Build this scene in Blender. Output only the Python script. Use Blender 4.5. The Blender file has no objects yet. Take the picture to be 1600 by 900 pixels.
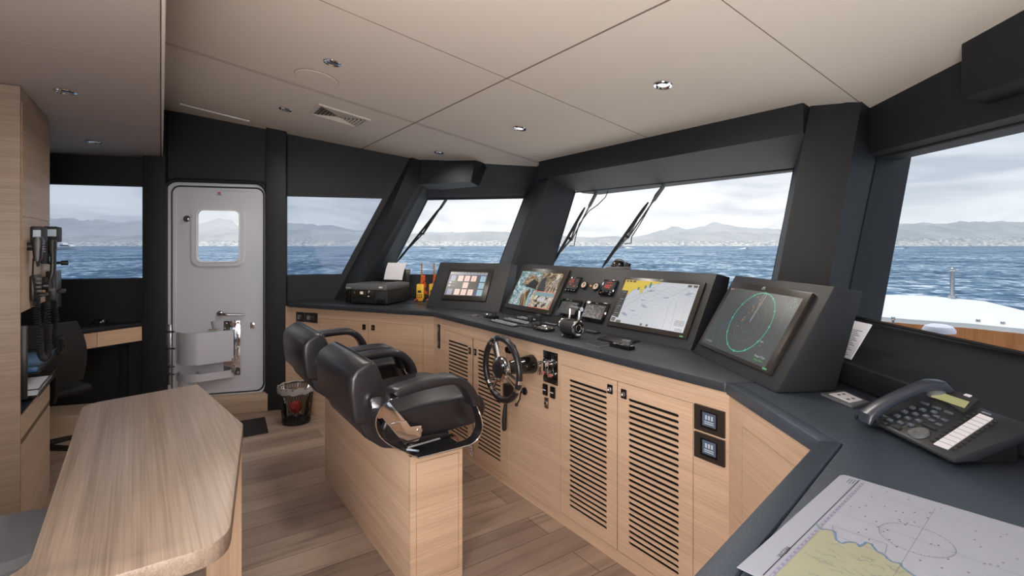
import bpy, bmesh, math, random
from mathutils import Vector, Matrix, geometry, noise
random.seed(4)
scene = bpy.context.scene
COL = scene.collection
H, F, CX, CY = 1.4, 792.0, 800.0, 384.0
FW = Vector((.822, .569, 0)); PT = Vector((-.569, .822, 0))   # ship's forward and port directions
R = math.radians

def ray(px, py): return Vector(((px-CX)/F, 1, (CY-py)/F))
def pz(px, py, z):
    r = ray(px, py); t = (z-H)/r.z; return Vector((r.x*t, t, z))
def pY(px, py, Y):
    r = ray(px, py); return Vector((r.x*Y, Y, H+r.z*Y))
def hit(M, px, py, axis, val):
    Mi = M.inverted(); o = Mi @ Vector((0, 0, H)); d = Mi.to_3x3() @ ray(px, py)
    return o + d*((val-o[axis])/d[axis])
def frame(loc, deg): return Matrix.Translation(loc) @ Matrix.Rotation(R(deg), 4, 'Z')
def uv(u, v, z=0): return FW*u + PT*v + Vector((0, 0, z))
S = Matrix(((.569, .822, 0, 0), (-.822, .569, 0, 0), (0, 0, 1, 0), (0, 0, 0, 1)))  # local x = starboard, y = forward
SDEG = math.degrees(math.atan2(-.822, .569))

# ---------------------------------------------------------------- materials
MATS = {}
def newmat(name):
    m = bpy.data.materials.new(name); m.use_nodes = True; nt = m.node_tree; nt.nodes.clear()
    out = nt.nodes.new('ShaderNodeOutputMaterial'); MATS[name] = m
    return m, nt, out
def pr(nt, out, col=(.5,.5,.5), rough=.5, metal=0, spec=.5, emis=None, es=0, coat=0):
    p = nt.nodes.new('ShaderNodeBsdfPrincipled')
    p.inputs['Base Color'].default_value = (*col, 1); p.inputs['Roughness'].default_value = rough
    p.inputs['Metallic'].default_value = metal; p.inputs['Specular IOR Level'].default_value = spec
    p.inputs['Coat Weight'].default_value = coat
    if emis: p.inputs['Emission Color'].default_value = (*emis, 1); p.inputs['Emission Strength'].default_value = es
    nt.links.new(p.outputs[0], out.inputs[0]); return p
def simple(name, col, rough=.5, metal=0, spec=.5, emis=None, es=0, coat=0, bump=0, bscale=300):
    m, nt, out = newmat(name); p = pr(nt, out, col, rough, metal, spec, emis, es, coat)
    tc = nt.nodes.new('ShaderNodeTexCoord'); nz = nt.nodes.new('ShaderNodeTexNoise')
    nz.inputs['Scale'].default_value = bscale; nz.inputs['Detail'].default_value = 3
    nt.links.new(tc.outputs['Object'], nz.inputs['Vector'])
    if bump:
        b = nt.nodes.new('ShaderNodeBump'); b.inputs['Strength'].default_value = bump; b.inputs['Distance'].default_value = .002
        nt.links.new(nz.outputs[0], b.inputs['Height']); nt.links.new(b.outputs[0], p.inputs['Normal'])
    return m
def ramp(nt, src, stops):
    r = nt.nodes.new('ShaderNodeValToRGB'); e = r.color_ramp.elements
    while len(e) > 1: e.remove(e[0])
    e[0].position = stops[0][0]; e[0].color = (*stops[0][1], 1)
    for p, c in stops[1:]:
        k = e.new(p); k.color = (*c, 1)
    nt.links.new(src, r.inputs[0]); return r
def oak(name, c0, c1, scale, rough=.42, rot=(0,0,0), bump=.15):
    m, nt, out = newmat(name); p = pr(nt, out, rough=rough, spec=.35)
    tc = nt.nodes.new('ShaderNodeTexCoord'); mp = nt.nodes.new('ShaderNodeMapping')
    mp.inputs['Rotation'].default_value = rot; mp.inputs['Scale'].default_value = scale
    nt.links.new(tc.outputs['Object'], mp.inputs[0])
    n1 = nt.nodes.new('ShaderNodeTexNoise'); n1.inputs['Scale'].default_value = 1; n1.inputs['Detail'].default_value = 6; n1.inputs['Roughness'].default_value = .65
    n2 = nt.nodes.new('ShaderNodeTexNoise'); n2.inputs['Scale'].default_value = .13; n2.inputs['Detail'].default_value = 3
    nt.links.new(mp.outputs[0], n1.inputs['Vector']); nt.links.new(mp.outputs[0], n2.inputs['Vector'])
    mx = nt.nodes.new('ShaderNodeMath'); mx.operation = 'MULTIPLY_ADD'; mx.inputs[1].default_value = .35
    nt.links.new(n2.outputs[0], mx.inputs[0])
    sc = nt.nodes.new('ShaderNodeMath'); sc.operation = 'MULTIPLY'; sc.inputs[1].default_value = .65
    nt.links.new(n1.outputs[0], sc.inputs[0]); nt.links.new(sc.outputs[0], mx.inputs[2])
    r = ramp(nt, mx.outputs[0], [(.36, c0), (.62, c1)]); nt.links.new(r.outputs[0], p.inputs['Base Color'])
    b = nt.nodes.new('ShaderNodeBump'); b.inputs['Strength'].default_value = bump; b.inputs['Distance'].default_value = .002
    nt.links.new(mx.outputs[0], b.inputs['Height']); nt.links.new(b.outputs[0], p.inputs['Normal'])
    return m
OK0, OK1 = (.54,.36,.245), (.72,.52,.375)
oak('oak', OK0, OK1, (3, 3, 170))
oak('oak_end', OK0, OK1, (3, 3, 170))
oak('oak_vert', OK0, OK1, (170, 170, 4))
oak('oak_side', (.36,.26,.19), (.52,.39,.29), (3, 3, 140))
oak('oak_table', (.20,.145,.112), (.36,.275,.215), (190, 2.0, 190), rough=.33, bump=.12)
oak('oak_shaded', (.24,.17,.13), (.34,.25,.195), (3, 3, 140))  # oak with the cabinet end's shade put into its colour
oak('walnut', (.10,.04,.02), (.2,.09,.05), (4, 4, 60))
simple('wood_gap', (.12,.075,.045), .8)
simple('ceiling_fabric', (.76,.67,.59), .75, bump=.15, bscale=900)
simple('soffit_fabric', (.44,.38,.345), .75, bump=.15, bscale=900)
simple('seam', (.22,.17,.14), .9)
simple('wall_black', (.012,.013,.016), .58, spec=.4, bump=.5, bscale=700)
simple('wall_dark', (.010,.011,.013), .6, spec=.3, bump=.4, bscale=700)
simple('leather_top', (.028,.034,.043), .42, spec=.5, bump=.45, bscale=420)
simple('leather_lip', (.012,.014,.018), .5, spec=.4, bump=.35, bscale=420)
simple('chart_leather', (.045,.060,.084), .40, spec=.5, bump=.6, bscale=300)  # bluish window sheen on the dark leather is put into the base colour
simple('pod_black', (.018,.0195,.023), .42, spec=.5, bump=.4, bscale=800)
simple('chair_leather', (.016,.015,.019), .33, spec=.6, bump=.25, bscale=60)
simple('chrome', (.82,.82,.84), .07, metal=1)
simple('steel', (.5,.5,.52), .25, metal=1)
simple('plastic_black', (.012,.012,.013), .35)
simple('plastic_matt', (.02,.02,.022), .6)
simple('plastic_grey', (.12,.125,.135), .45)
simple('phone_black', (.020,.022,.027), .38)
simple('rubber', (.008,.008,.009), .7)
simple('gloss_black', (.006,.006,.007), .08, coat=.5)
simple('screen_bezel', (.026,.021,.018), .3)
simple('slot_dark', (.002,.002,.002), .9)
simple('white_paint', (.58,.60,.68), .12, spec=.5, coat=.5)
simple('white_matt', (.75,.75,.76), .6)
simple('paper', (.74,.74,.80), .7)
simple('paper_old', (.62,.60,.55), .8)
simple('ink', (.03,.03,.05), .8)
simple('ink_grey', (.16,.17,.22), .8)
simple('chart_land', (.36,.37,.27), .8)
simple('chart_shore', (.16,.27,.42), .8)
simple('chart_lilac', (.28,.25,.40), .8)
simple('yellow', (.85,.50,.03), .45)
simple('orange', (.85,.13,.03), .6)
simple('orange_stick', (.45,.18,.05), .5)
simple('red_key', (.65,.16,.18), .3)
simple('red_label', (.5,.03,.03), .5)
simple('blue_tray', (.03,.10,.22), .4)
simple('grey_cloth', (.17,.175,.19), .95, bump=.8, bscale=500)
simple('led_green', (.05,.2,.1), .4, emis=(.15,.6,.25), es=.35)
simple('vent_metal', (.68,.60,.54), .4)
simple('vent_dark', (.10,.075,.06), .6)
simple('lamp_glass', (.9,.9,.9), .2, emis=(1,.96,.9), es=1.1)
simple('light_white', (.8,.8,.8), .3)
simple('deck_white', (.85,.85,.83), .5)
oak('teak', (.42,.15,.05), (.62,.27,.10), (60, 60, 3))
simple('teak_gap', (.3,.12,.05), .8)
simple('foam', (.95,.97,1), .8)
def scr(name, col, es=.75): simple(name, (.01,.01,.01), .28, emis=col, es=es)
scr('s_black', (.028,.030,.033)); scr('s_grey', (.055,.062,.068)); scr('s_white', (.66,.69,.74)); scr('s_yellow', (.85,.62,.08))
scr('s_pink', (.95,.68,.62), .95); scr('s_lblue', (.38,.58,.68), .9); scr('s_lav', (.33,.34,.43), .9); scr('s_red', (1,.12,.06), 1.0)
scr('s_green', (.06,.62,.36)); scr('s_dgreen', (.08,.26,.12)); scr('s_navy', (.05,.08,.32)); scr('s_orange', (.9,.35,.12))
scr('s_line', (.30,.33,.38)); scr('s_bg', (.13,.12,.10)); scr('s_lgreen', (.05,.6,.05)); scr('s_brown', (.14,.075,.04)); scr('s_cream', (.80,.66,.48))
scr('s_teal', (.25,.42,.45)); scr('s_lcd', (.52,.50,.22), .7); scr('s_plate', (.10,.13,.20), .8); scr('s_blue', (.05,.12,.5)); scr('s_mid', (.03,.035,.038))

def marble(name, cols, scale, stretch=(1,1,1)):
    m, nt, out = newmat(name); p = pr(nt, out, (.01,.01,.01), .28)
    tc = nt.nodes.new('ShaderNodeTexCoord'); mp = nt.nodes.new('ShaderNodeMapping'); mp.inputs['Scale'].default_value = stretch
    n = nt.nodes.new('ShaderNodeTexNoise'); n.inputs['Scale'].default_value = scale; n.inputs['Detail'].default_value = 4; n.inputs['Distortion'].default_value = 1.2
    nt.links.new(tc.outputs['Object'], mp.inputs[0]); nt.links.new(mp.outputs[0], n.inputs['Vector'])
    k = len(cols); r = ramp(nt, n.outputs[0], [(.34+.32*i/(k-1), c) for i, c in enumerate(cols)])
    nt.links.new(r.outputs[0], p.inputs['Emission Color']); p.inputs['Emission Strength'].default_value = .85
marble('cam_sea', [(.05,.09,.10), (.22,.38,.40), (.75,.85,.85)], 60)
marble('cam_deck', [(.03,.02,.015), (.22,.13,.06), (.70,.60,.42)], 55)
marble('cam_room', [(.04,.03,.02), (.45,.38,.25), (.9,.9,.88)], 90)
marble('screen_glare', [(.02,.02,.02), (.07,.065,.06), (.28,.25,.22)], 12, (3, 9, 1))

# leather-like ceiling seams etc use geometry. Floor planks:
m, nt, out = newmat('floor_planks'); p = pr(nt, out, rough=.38, spec=.35)
tc = nt.nodes.new('ShaderNodeTexCoord'); br = nt.nodes.new('ShaderNodeTexBrick')
mp = nt.nodes.new('ShaderNodeMapping'); mp.inputs['Rotation'].default_value = (0, 0, R(-90))
nt.links.new(tc.outputs['Object'], mp.inputs[0]); nt.links.new(mp.outputs[0], br.inputs['Vector'])
br.inputs['Scale'].default_value = 1; br.inputs['Brick Width'].default_value = 1.55; br.inputs['Row Height'].default_value = .175
br.inputs['Mortar Size'].default_value = .0022; br.inputs['Bias'].default_value = 0; br.offset = .37
br.inputs['Color1'].default_value = (.29,.215,.18,1); br.inputs['Color2'].default_value = (.45,.345,.28,1); br.inputs['Mortar'].default_value = (.13,.09,.07,1)
ng = nt.nodes.new('ShaderNodeTexNoise'); mg = nt.nodes.new('ShaderNodeMapping'); mg.inputs['Scale'].default_value = (1.4, 16, 16)
ng.inputs['Scale'].default_value = 1; ng.inputs['Detail'].default_value = 7; ng.inputs['Distortion'].default_value = .8
nt.links.new(mp.outputs[0], mg.inputs[0]); nt.links.new(mg.outputs[0], ng.inputs['Vector'])
rg = ramp(nt, ng.outputs[0], [(.25, (.50,.46,.45)), (.45, (.84,.82,.81)), (.7, (1.0,.99,.98))])
mm = nt.nodes.new('ShaderNodeMix'); mm.data_type = 'RGBA'; mm.blend_type = 'MULTIPLY'; mm.inputs[0].default_value = 1
nt.links.new(br.outputs['Color'], mm.inputs[6]); nt.links.new(rg.outputs[0], mm.inputs[7]); nt.links.new(mm.outputs[2], p.inputs['Base Color'])

def glass(name, tint, refl=.5):
    m, nt, out = newmat(name)
    t = nt.nodes.new('ShaderNodeBsdfTransparent'); t.inputs[0].default_value = (*tint, 1)
    g = nt.nodes.new('ShaderNodeBsdfGlossy'); g.inputs['Roughness'].default_value = .01
    f = nt.nodes.new('ShaderNodeFresnel'); f.inputs[0].default_value = 1.45
    q = nt.nodes.new('ShaderNodeMath'); q.operation = 'MULTIPLY'; q.inputs[1].default_value = refl
    nt.links.new(f.outputs[0], q.inputs[0])
    x = nt.nodes.new('ShaderNodeMixShader'); nt.links.new(q.outputs[0], x.inputs[0])
    nt.links.new(t.outputs[0], x.inputs[1]); nt.links.new(g.outputs[0], x.inputs[2]); nt.links.new(x.outputs[0], out.inputs[0])
glass('glass_front', (.99,.995,.99), .03); glass('glass_port', (.52,.57,.64), .12); glass('glass_stbd', (.74,.78,.82), .05)
glass('glass_door', (1,1,1), .5); glass('bag_film', (.80,.80,.82), 1.0); glass('mesh_bin', (.25,.25,.27), .4)
m, nt, out = newmat('bag_fold'); t_ = nt.nodes.new('ShaderNodeBsdfTransparent'); d_ = nt.nodes.new('ShaderNodeBsdfDiffuse'); d_.inputs[0].default_value = (.7,.7,.72,1)
x_ = nt.nodes.new('ShaderNodeMixShader'); x_.inputs[0].default_value = .38; nt.links.new(t_.outputs[0], x_.inputs[1]); nt.links.new(d_.outputs[0], x_.inputs[2]); nt.links.new(x_.outputs[0], out.inputs[0])
glass('lens', (.9,.9,.92), .8)

# ---------------------------------------------------------------- mesh builder
class B:
    def __init__(s): s.v = []; s.f = []; s.mi = []; s.mats = []; s.cur = 0
    def m(s, name):
        if name not in s.mats: s.mats.append(name)
        s.cur = s.mats.index(name); return s
    def add(s, vs, fs, M=None):
        n = len(s.v)
        s.v += [tuple(M @ Vector(v)) if M else tuple(v) for v in vs]
        s.f += [tuple(i+n for i in f) for f in fs]; s.mi += [s.cur]*len(fs); return s
    def bm(s, b, M=None):
        b.verts.ensure_lookup_table(); b.verts.index_update()
        s.add([v.co.copy() for v in b.verts], [[v.index for v in f.verts] for f in b.faces], M); b.free(); return s
    def box(s, x0, x1, y0, y1, z0, z1, bev=0, M=None, seg=2):
        if x1 < x0: x0, x1 = x1, x0
        if y1 < y0: y0, y1 = y1, y0
        if z1 < z0: z0, z1 = z1, z0
        vs = [(x,y,z) for x in (x0,x1) for y in (y0,y1) for z in (z0,z1)]
        fs = [(0,1,3,2),(4,6,7,5),(0,4,5,1),(2,3,7,6),(0,2,6,4),(1,5,7,3)]
        if not bev: return s.add(vs, fs, M)
        b = bmesh.new(); bv = [b.verts.new(v) for v in vs]
        for f in fs: b.faces.new([bv[i] for i in f])
        bmesh.ops.bevel(b, geom=b.edges[:], offset=bev, segments=seg, profile=.5, affect='EDGES')
        return s.bm(b, M)
    def prism(s, poly, h0, h1, M=None, ax='z', bev=0, seg=2):
        """poly of 2D points extruded: ax z -> (x,y,h), y -> (x,h,z), x -> (h,y,z)"""
        mk = {'z': lambda p, h: (p[0], p[1], h), 'y': lambda p, h: (p[0], h, p[1]), 'x': lambda p, h: (h, p[0], p[1])}[ax]
        n = len(poly)
        vs = [mk(p, h0) for p in poly] + [mk(p, h1) for p in poly]
        fs = [tuple(range(n))[::-1], tuple(range(n, 2*n))] + [(i, (i+1) % n, n+(i+1) % n, n+i) for i in range(n)]
        b = bmesh.new(); bv = [b.verts.new(v) for v in vs]
        for f in fs: b.faces.new([bv[i] for i in f])
        bmesh.ops.recalc_face_normals(b, faces=b.faces)
        if bev: bmesh.ops.bevel(b, geom=b.edges[:], offset=bev, segments=seg, profile=.5, affect='EDGES')
        return s.bm(b, M)
    def cyl(s, p0, p1, r0, r1=None, seg=20, M=None, cap=True):
        r1 = r0 if r1 is None else r1; p0 = Vector(p0); p1 = Vector(p1); d = (p1-p0).normalized()
        a = d.orthogonal().normalized(); c = d.cross(a); vs = []
        for p, r in ((p0, r0), (p1, r1)):
            vs += [p + (a*math.cos(2*math.pi*i/seg) + c*math.sin(2*math.pi*i/seg))*r for i in range(seg)]
        fs = [(i, (i+1) % seg, seg+(i+1) % seg, seg+i) for i in range(seg)]
        if cap: fs += [tuple(range(seg))[::-1], tuple(range(seg, 2*seg))]
        return s.add(vs, fs, M)
    def tube(s, pts, r, seg=8, closed=False, M=None):
        pts = [Vector(p) for p in pts]; n = len(pts); rs = r if isinstance(r, (list, tuple)) else [r]*n
        T = []
        for i in range(n):
            a = pts[(i-1) % n] if (closed or i > 0) else pts[i]; b = pts[(i+1) % n] if (closed or i < n-1) else pts[i]
            T.append((b-a).normalized())
        a = T[0].orthogonal().normalized(); vs = []
        for i in range(n):
            a = (a - T[i]*a.dot(T[i])).normalized(); c = T[i].cross(a)
            vs += [pts[i] + (a*math.cos(2*math.pi*k/seg) + c*math.sin(2*math.pi*k/seg))*rs[i] for k in range(seg)]
        fs = []
        for i in range(n if closed else n-1):
            j = (i+1) % n
            fs += [(i*seg+k, i*seg+(k+1) % seg, j*seg+(k+1) % seg, j*seg+k) for k in range(seg)]
        if not closed: fs += [tuple(range(seg))[::-1], tuple(range((n-1)*seg, n*seg))]
        return s.add(vs, fs, M)
    def sweep(s, pts, w, t, M=None, bev=.3):
        """rounded rectangular section (x half width w, thickness t) swept along (y,z) path"""
        n = len(pts); rings = []; k = 12
        for i, (y, z) in enumerate(pts):
            a = pts[max(i-1, 0)]; b = pts[min(i+1, n-1)]; d = Vector((b[0]-a[0], b[1]-a[1])).normalized(); nn = Vector((-d.y, d.x))
            e = 1.0 if 0 < i < n-1 else .8
            ring = []
            for q in range(k):
                an = 2*math.pi*(q+.5)/k; cx = math.copysign(abs(math.cos(an))**.5, math.cos(an)); cz = math.copysign(abs(math.sin(an))**.5, math.sin(an))
                ring.append((cx*w*e, y+nn.x*cz*t*e, z+nn.y*cz*t*e))
            rings.append(ring)
        return s.loft(rings, M)
    def loft(s, rings, M=None, cap=True, close=True):
        k = len(rings[0]); vs = [p for r in rings for p in r]; fs = []
        for i in range(len(rings)-1):
            fs += [(i*k+q, i*k+(q+1) % k, (i+1)*k+(q+1) % k, (i+1)*k+q) for q in range(k if close else k-1)]
        if cap: fs += [tuple(range(k))[::-1], tuple(range((len(rings)-1)*k, len(rings)*k))]
        return s.add(vs, fs, M)
    def lathe(s, prof, M=None, seg=28):
        rings = [[(r*math.cos(2*math.pi*i/seg), r*math.sin(2*math.pi*i/seg), z) for i in range(seg)] for r, z in prof]
        return s.loft(rings, M, cap=True)
    def plate(s, outer, holes, y0, y1, M=None):
        """outer/holes in local x,z; solid plate between y0 (front) and y1"""
        loops = [outer]+holes; flat = [p for l in loops for p in l]
        tri = geometry.tessellate_polygon([[Vector((p[0], p[1], 0)) for p in l] for l in loops])
        n = len(flat); vs = [(p[0], y0, p[1]) for p in flat] + [(p[0], y1, p[1]) for p in flat]
        fs = [tuple(t) for t in tri] + [tuple(i+n for i in t)[::-1] for t in tri]; k = 0
        for l in loops:
            m_ = len(l); fs += [(k+i, k+(i+1) % m_, n+k+(i+1) % m_, n+k+i) for i in range(m_)]; k += m_
        return s.add(vs, fs, M)
    def quad(s, pts, M=None): return s.add(pts, [tuple(range(len(pts)))], M)
    def flat(s, pts2, z, M=None): return s.add([(p[0], p[1], z) for p in pts2], [tuple(range(len(pts2)))], M)
    def line2(s, a, b, w, z, M=None):
        a = Vector(a); b = Vector(b); d = (b-a); 
        if d.length < 1e-6: return s
        n = Vector((-d.y, d.x)).normalized()*w/2
        return s.flat([a+n, a-n, b-n, b+n], z, M)
    def poly2(s, pts, w, z, M=None, closed=False):
        for i in range(len(pts) if closed else len(pts)-1): s.line2(pts[i], pts[(i+1) % len(pts)], w, z, M)
        return s
    def text(s, body, size, M):
        cu = bpy.data.curves.new('t', 'FONT'); cu.body = body; cu.size = size; cu.align_x = 'CENTER'; cu.align_y = 'CENTER'; cu.resolution_u = 2
        o = bpy.data.objects.new('t', cu); me = o.to_mesh()
        s.add([v.co.copy() for v in me.vertices], [list(p.vertices) for p in me.polygons], M)
        o.to_mesh_clear(); bpy.data.objects.remove(o); bpy.data.curves.remove(cu); return s
    def ellipsoid(s, c, r, M=None, seg=20, rings=12):
        vs = [(c[0]+r[0]*math.sin(math.pi*j/rings)*math.cos(2*math.pi*i/seg), c[1]+r[1]*math.sin(math.pi*j/rings)*math.sin(2*math.pi*i/seg), c[2]+r[2]*math.cos(math.pi*j/rings)) for j in range(rings+1) for i in range(seg)]
        fs = [(j*seg+i, (j+1)*seg+i, (j+1)*seg+(i+1) % seg, j*seg+(i+1) % seg) for j in range(rings) for i in range(seg)]
        return s.add(vs, fs, M)
    def build(s, name, parent=None, M=None, mat=None, smooth=35):
        me = bpy.data.meshes.new(name)
        if mat and not s.mats: s.mats = [mat]
        me.from_pydata(s.v, [], s.f)
        for x in s.mats: me.materials.append(MATS[x])
        if len(s.mats) > 1: me.polygons.foreach_set('material_index', s.mi)
        b = bmesh.new(); b.from_mesh(me); bmesh.ops.remove_doubles(b, verts=b.verts, dist=1e-5)
        if smooth: bmesh.ops.recalc_face_normals(b, faces=b.faces)
        b.to_mesh(me); b.free()
        if smooth:
            me.polygons.foreach_set('use_smooth', [True]*len(me.polygons)); me.set_sharp_from_angle(angle=R(smooth))
        me.update(); o = bpy.data.objects.new(name, me); COL.objects.link(o)
        if parent: o.parent = parent
        if M is not None: o.matrix_world = M if not parent else o.matrix_world
        return o
def rr(x0, x1, z0, z1, r, n=6):
    """rounded rectangle loop"""
    pts = []
    for cx, cz, a0 in ((x1-r, z1-r, 0), (x0+r, z1-r, 90), (x0+r, z0+r, 180), (x1-r, z0+r, 270)):
        pts += [(cx+r*math.cos(R(a0+90*i/n)), cz+r*math.sin(R(a0+90*i/n))) for i in range(n+1)]
    return pts
def thing(name, label, cat, M=Matrix(), group=None, kind=None):
    o = bpy.data.objects.new(name, None); o.empty_display_size = .05; COL.objects.link(o); o.matrix_world = M
    return tag(o, label, cat, group, kind)
def tag(o, label=None, cat=None, group=None, kind=None):
    if label: o['label'] = label
    if cat: o['category'] = cat
    if group: o['group'] = group
    if kind: o['kind'] = kind
    return o
def struct(name, b, label=None, M=None, mat=None, smooth=35, cat='structure'):
    o = b.build(name, None, M, mat, smooth); o['kind'] = 'structure'
    if label: o['label'] = label
    o['category'] = cat
    return o
def one(name, b, label, cat, M=None, mat=None, group=None, kind=None, smooth=35):
    return tag(b.build(name, None, M, mat, smooth), label, cat, group, kind)
def copytree(o, M=None):
    c = o.copy(); COL.objects.link(c)
    for ch in o.children:
        d = ch.copy(); COL.objects.link(d); d.parent = c
        for g in ch.children:
            e = g.copy(); COL.objects.link(e); e.parent = d
    if M is not None: c.matrix_world = M
    return c
# ================================================================ camera, world, lights
cam = bpy.data.cameras.new('camera'); co = bpy.data.objects.new('camera', cam); COL.objects.link(co)
cam.sensor_width = 36; cam.lens = 36*F/1600; cam.shift_y = -(450-CY)/1600; cam.clip_end = 60000; cam.clip_start = .05
co.location = (0, 0, H); co.rotation_euler = (R(90), 0, 0); scene.camera = co
scene.view_settings.view_transform = 'Standard'; scene.view_settings.look = 'None'; scene.view_settings.exposure = 0
try:
    scene.cycles.use_denoising = True; scene.cycles.max_bounces = 8; scene.cycles.transparent_max_bounces = 16
    scene.cycles.sample_clamp_indirect = 4; scene.cycles.caustics_reflective = False
except Exception: pass
w = bpy.data.worlds.new('sky'); scene.world = w; w.use_nodes = True; nt = w.node_tree; nt.nodes.clear()
out = nt.nodes.new('ShaderNodeOutputWorld'); bg = nt.nodes.new('ShaderNodeBackground'); tc = nt.nodes.new('ShaderNodeTexCoord')
sx = nt.nodes.new('ShaderNodeSeparateXYZ'); nt.links.new(tc.outputs['Generated'], sx.inputs[0])
g = ramp(nt, sx.outputs['Z'], [(0, (.80,.82,.84)), (.07, (.76,.78,.81)), (.16, (.66,.70,.75)), (.4, (.60,.66,.74)), (1, (.42,.50,.62))])
mp = nt.nodes.new('ShaderNodeMapping'); mp.inputs['Scale'].default_value = (2.2, 2.2, 13); nt.links.new(tc.outputs['Generated'], mp.inputs[0])
nz = nt.nodes.new('ShaderNodeTexNoise'); nz.inputs['Scale'].default_value = 2.0; nz.inputs['Detail'].default_value = 8; nz.inputs['Distortion'].default_value = .6
nt.links.new(mp.outputs[0], nz.inputs['Vector'])
cr = ramp(nt, nz.outputs[0], [(.38, (.80,.82,.85)), (.52, (.98,.98,.98)), (.64, (1.14,1.12,1.10))])
mx = nt.nodes.new('ShaderNodeMix'); mx.data_type = 'RGBA'; mx.blend_type = 'MULTIPLY'; mx.inputs[0].default_value = 1
nt.links.new(g.outputs[0], mx.inputs[6]); nt.links.new(cr.outputs[0], mx.inputs[7]); nt.links.new(mx.outputs[2], bg.inputs[0])
bg.inputs[1].default_value = 1.32; nt.links.new(bg.outputs[0], out.inputs[0])

def lamp(kind, name, loc, energy, col=(1,1,1), size=1, tgt=None, size_y=None, spot=None):
    l = bpy.data.lights.new(name, kind); o = bpy.data.objects.new(name, l); COL.objects.link(o)
    l.energy = energy; l.color = col; o.location = loc
    if kind == 'AREA': l.size = size; l.shape = 'RECTANGLE' if size_y else 'SQUARE'; l.size_y = size_y or size
    if kind == 'SPOT': l.spot_size = spot; l.spot_blend = .7; l.shadow_soft_size = size
    if kind == 'SUN': l.angle = R(1)
    if tgt is not None: o.rotation_euler = (Vector(tgt)-Vector(loc)).to_track_quat('-Z', 'Y').to_euler()
    return o
lamp('SUN', 'sun', (0,0,30), 3.2, (1,.95,.88), tgt=(-3.0,-6.5,0))
lamp('AREA', 'aft_fill_lamp', uv(-.9,-1.0,1.95), 9, (1,.94,.88), 1.6, tgt=uv(2.0,2.0,.9))  # added fill light behind the camera, no fixture there
lamp('AREA', 'port_fill_lamp', uv(-.3,.9,2.08), 18, (1,.94,.88), 1.1, tgt=uv(-.2,2.4,0))  # added fill light for the port side, no fixture there
lamp('AREA', 'ceiling_fill', uv(-.35,-.1,1.15), 72, (1,.95,.90), 1.2, tgt=uv(1.5,1.0,2.35))  # unseen light added to brighten the ceiling, no fixture there
for px_, py_, e_ in ((519,97,17),(446,170,11),(812,200,10),(1036,132,11),(686,238,5)):
    r_ = ray(px_, py_); t_ = (2.52-H)/(r_.z+.16*r_.dot(FW)); q_ = Vector((r_.x*t_, r_.y*t_, H+r_.z*t_-.012)); lamp('SPOT', 'downlight_beam', q_, e_*3, (1,.93,.84), .11, tgt=(q_.x, q_.y, 0), spot=R(165))

# ================================================================ shell
def pc(px, py):
    r = ray(px, py); t = (2.52-H)/(r.z+.16*r.dot(FW)); return Vector((r.x*t, r.y*t, H+r.z*t))
def cz(u): return 2.52-.16*u
def UV(p): return p.dot(FW), Vector(p).dot(PT)
MW = frame((-1.96, 4.42, 0), 16.26)
def wx(px, y=0): return hit(MW, px, 384, 1, y).x
def wz(px, py, y=0): return hit(MW, px, py, 1, y).z
a = B(); fl = [(-4.7,3.62),(-1.3,4.60),(-.6,5.0),(.3,4.75),(1.55,3.0),(1.78,2.4),(1.78,0),(-.1,-2.45),(-.52,-2.58),(-4.72,3.5)]
inv = S.inverted(); flS = [(inv @ Vector((x, y, 0))).xy for x, y in fl]
struct('floor', a.prism(flS, -.12, 0), 'light oak plank floor', S, 'floor_planks')
# ceiling (sloping forward) and lower soffit
a = B(); b0, b1 = -5.8, 2.2
a.add([(b0,0,cz(0)),(b1,0,cz(0)),(b1,3.25,cz(3.25)),(b0,3.25,cz(3.25)),(b0,0,cz(0)+.1),(b1,0,cz(0)+.1),(b1,3.25,cz(3.25)+.1),(b0,3.25,cz(3.25)+.1)],
      [(0,1,2,3),(4,7,6,5),(0,4,5,1),(1,5,6,2),(2,6,7,3),(3,7,4,0)])
ceil = struct('ceiling', a, 'beige fabric ceiling panels sloping to the front windows', S, 'ceiling_fabric')
a = B()
def cseam(p, q, wd):
    p = inv @ p; q = inv @ q; d = (q-p).normalized(); n = Vector((-d.y, d.x, 0))*wd/2; k = Vector((0,0,-.0015)); t = Vector((0,0,.006))
    a.add([p+n+k, p-n+k, q-n+k, q+n+k, p+n+t, p-n+t, q-n+t, q+n+t], [(0,1,2,3),(0,4,5,1),(2,6,7,3),(1,5,6,2),(3,7,4,0)])
def cu(u, v): return uv(u, v, cz(u))
us = sum(UV(pc(x, y))[0] for x, y in ((560,228),(795,124),(1053,9)))/3
cseam(cu(us, -1.5), cu(us, 5.2), .009)
for p, q in (((646,61),(794,124)), ((610,180),(839,251)), ((1140,9),(1330,150)), ((280,75),(460,132.7))):
    v = (UV(pc(*p))[1]+UV(pc(*q))[1])/2
    cseam(cu(0.0, v), cu(3.1, v), .0035)
o = a.build('ceiling_seam', ceil, mat='seam')
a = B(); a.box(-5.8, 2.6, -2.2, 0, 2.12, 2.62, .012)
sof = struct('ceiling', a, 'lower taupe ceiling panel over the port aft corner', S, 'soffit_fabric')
a = B()
for p, q in (((0,62),(268,105)), ((72,181),(250,199))):
    v = (UV(pz(*p, 2.12))[1]+UV(pz(*q, 2.12))[1])/2; a.box(-v-.002, -v+.002, -2.1, -.012, 2.1185, 2.125)
a.build('ceiling_seam', sof, mat='seam')
a = B(); a.box(-5.8, 2.6, .001, .012, 2.112, 2.135, .004); struct('trim_1', a, 'pale edge strip of the lower ceiling', S, 'vent_metal')
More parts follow.
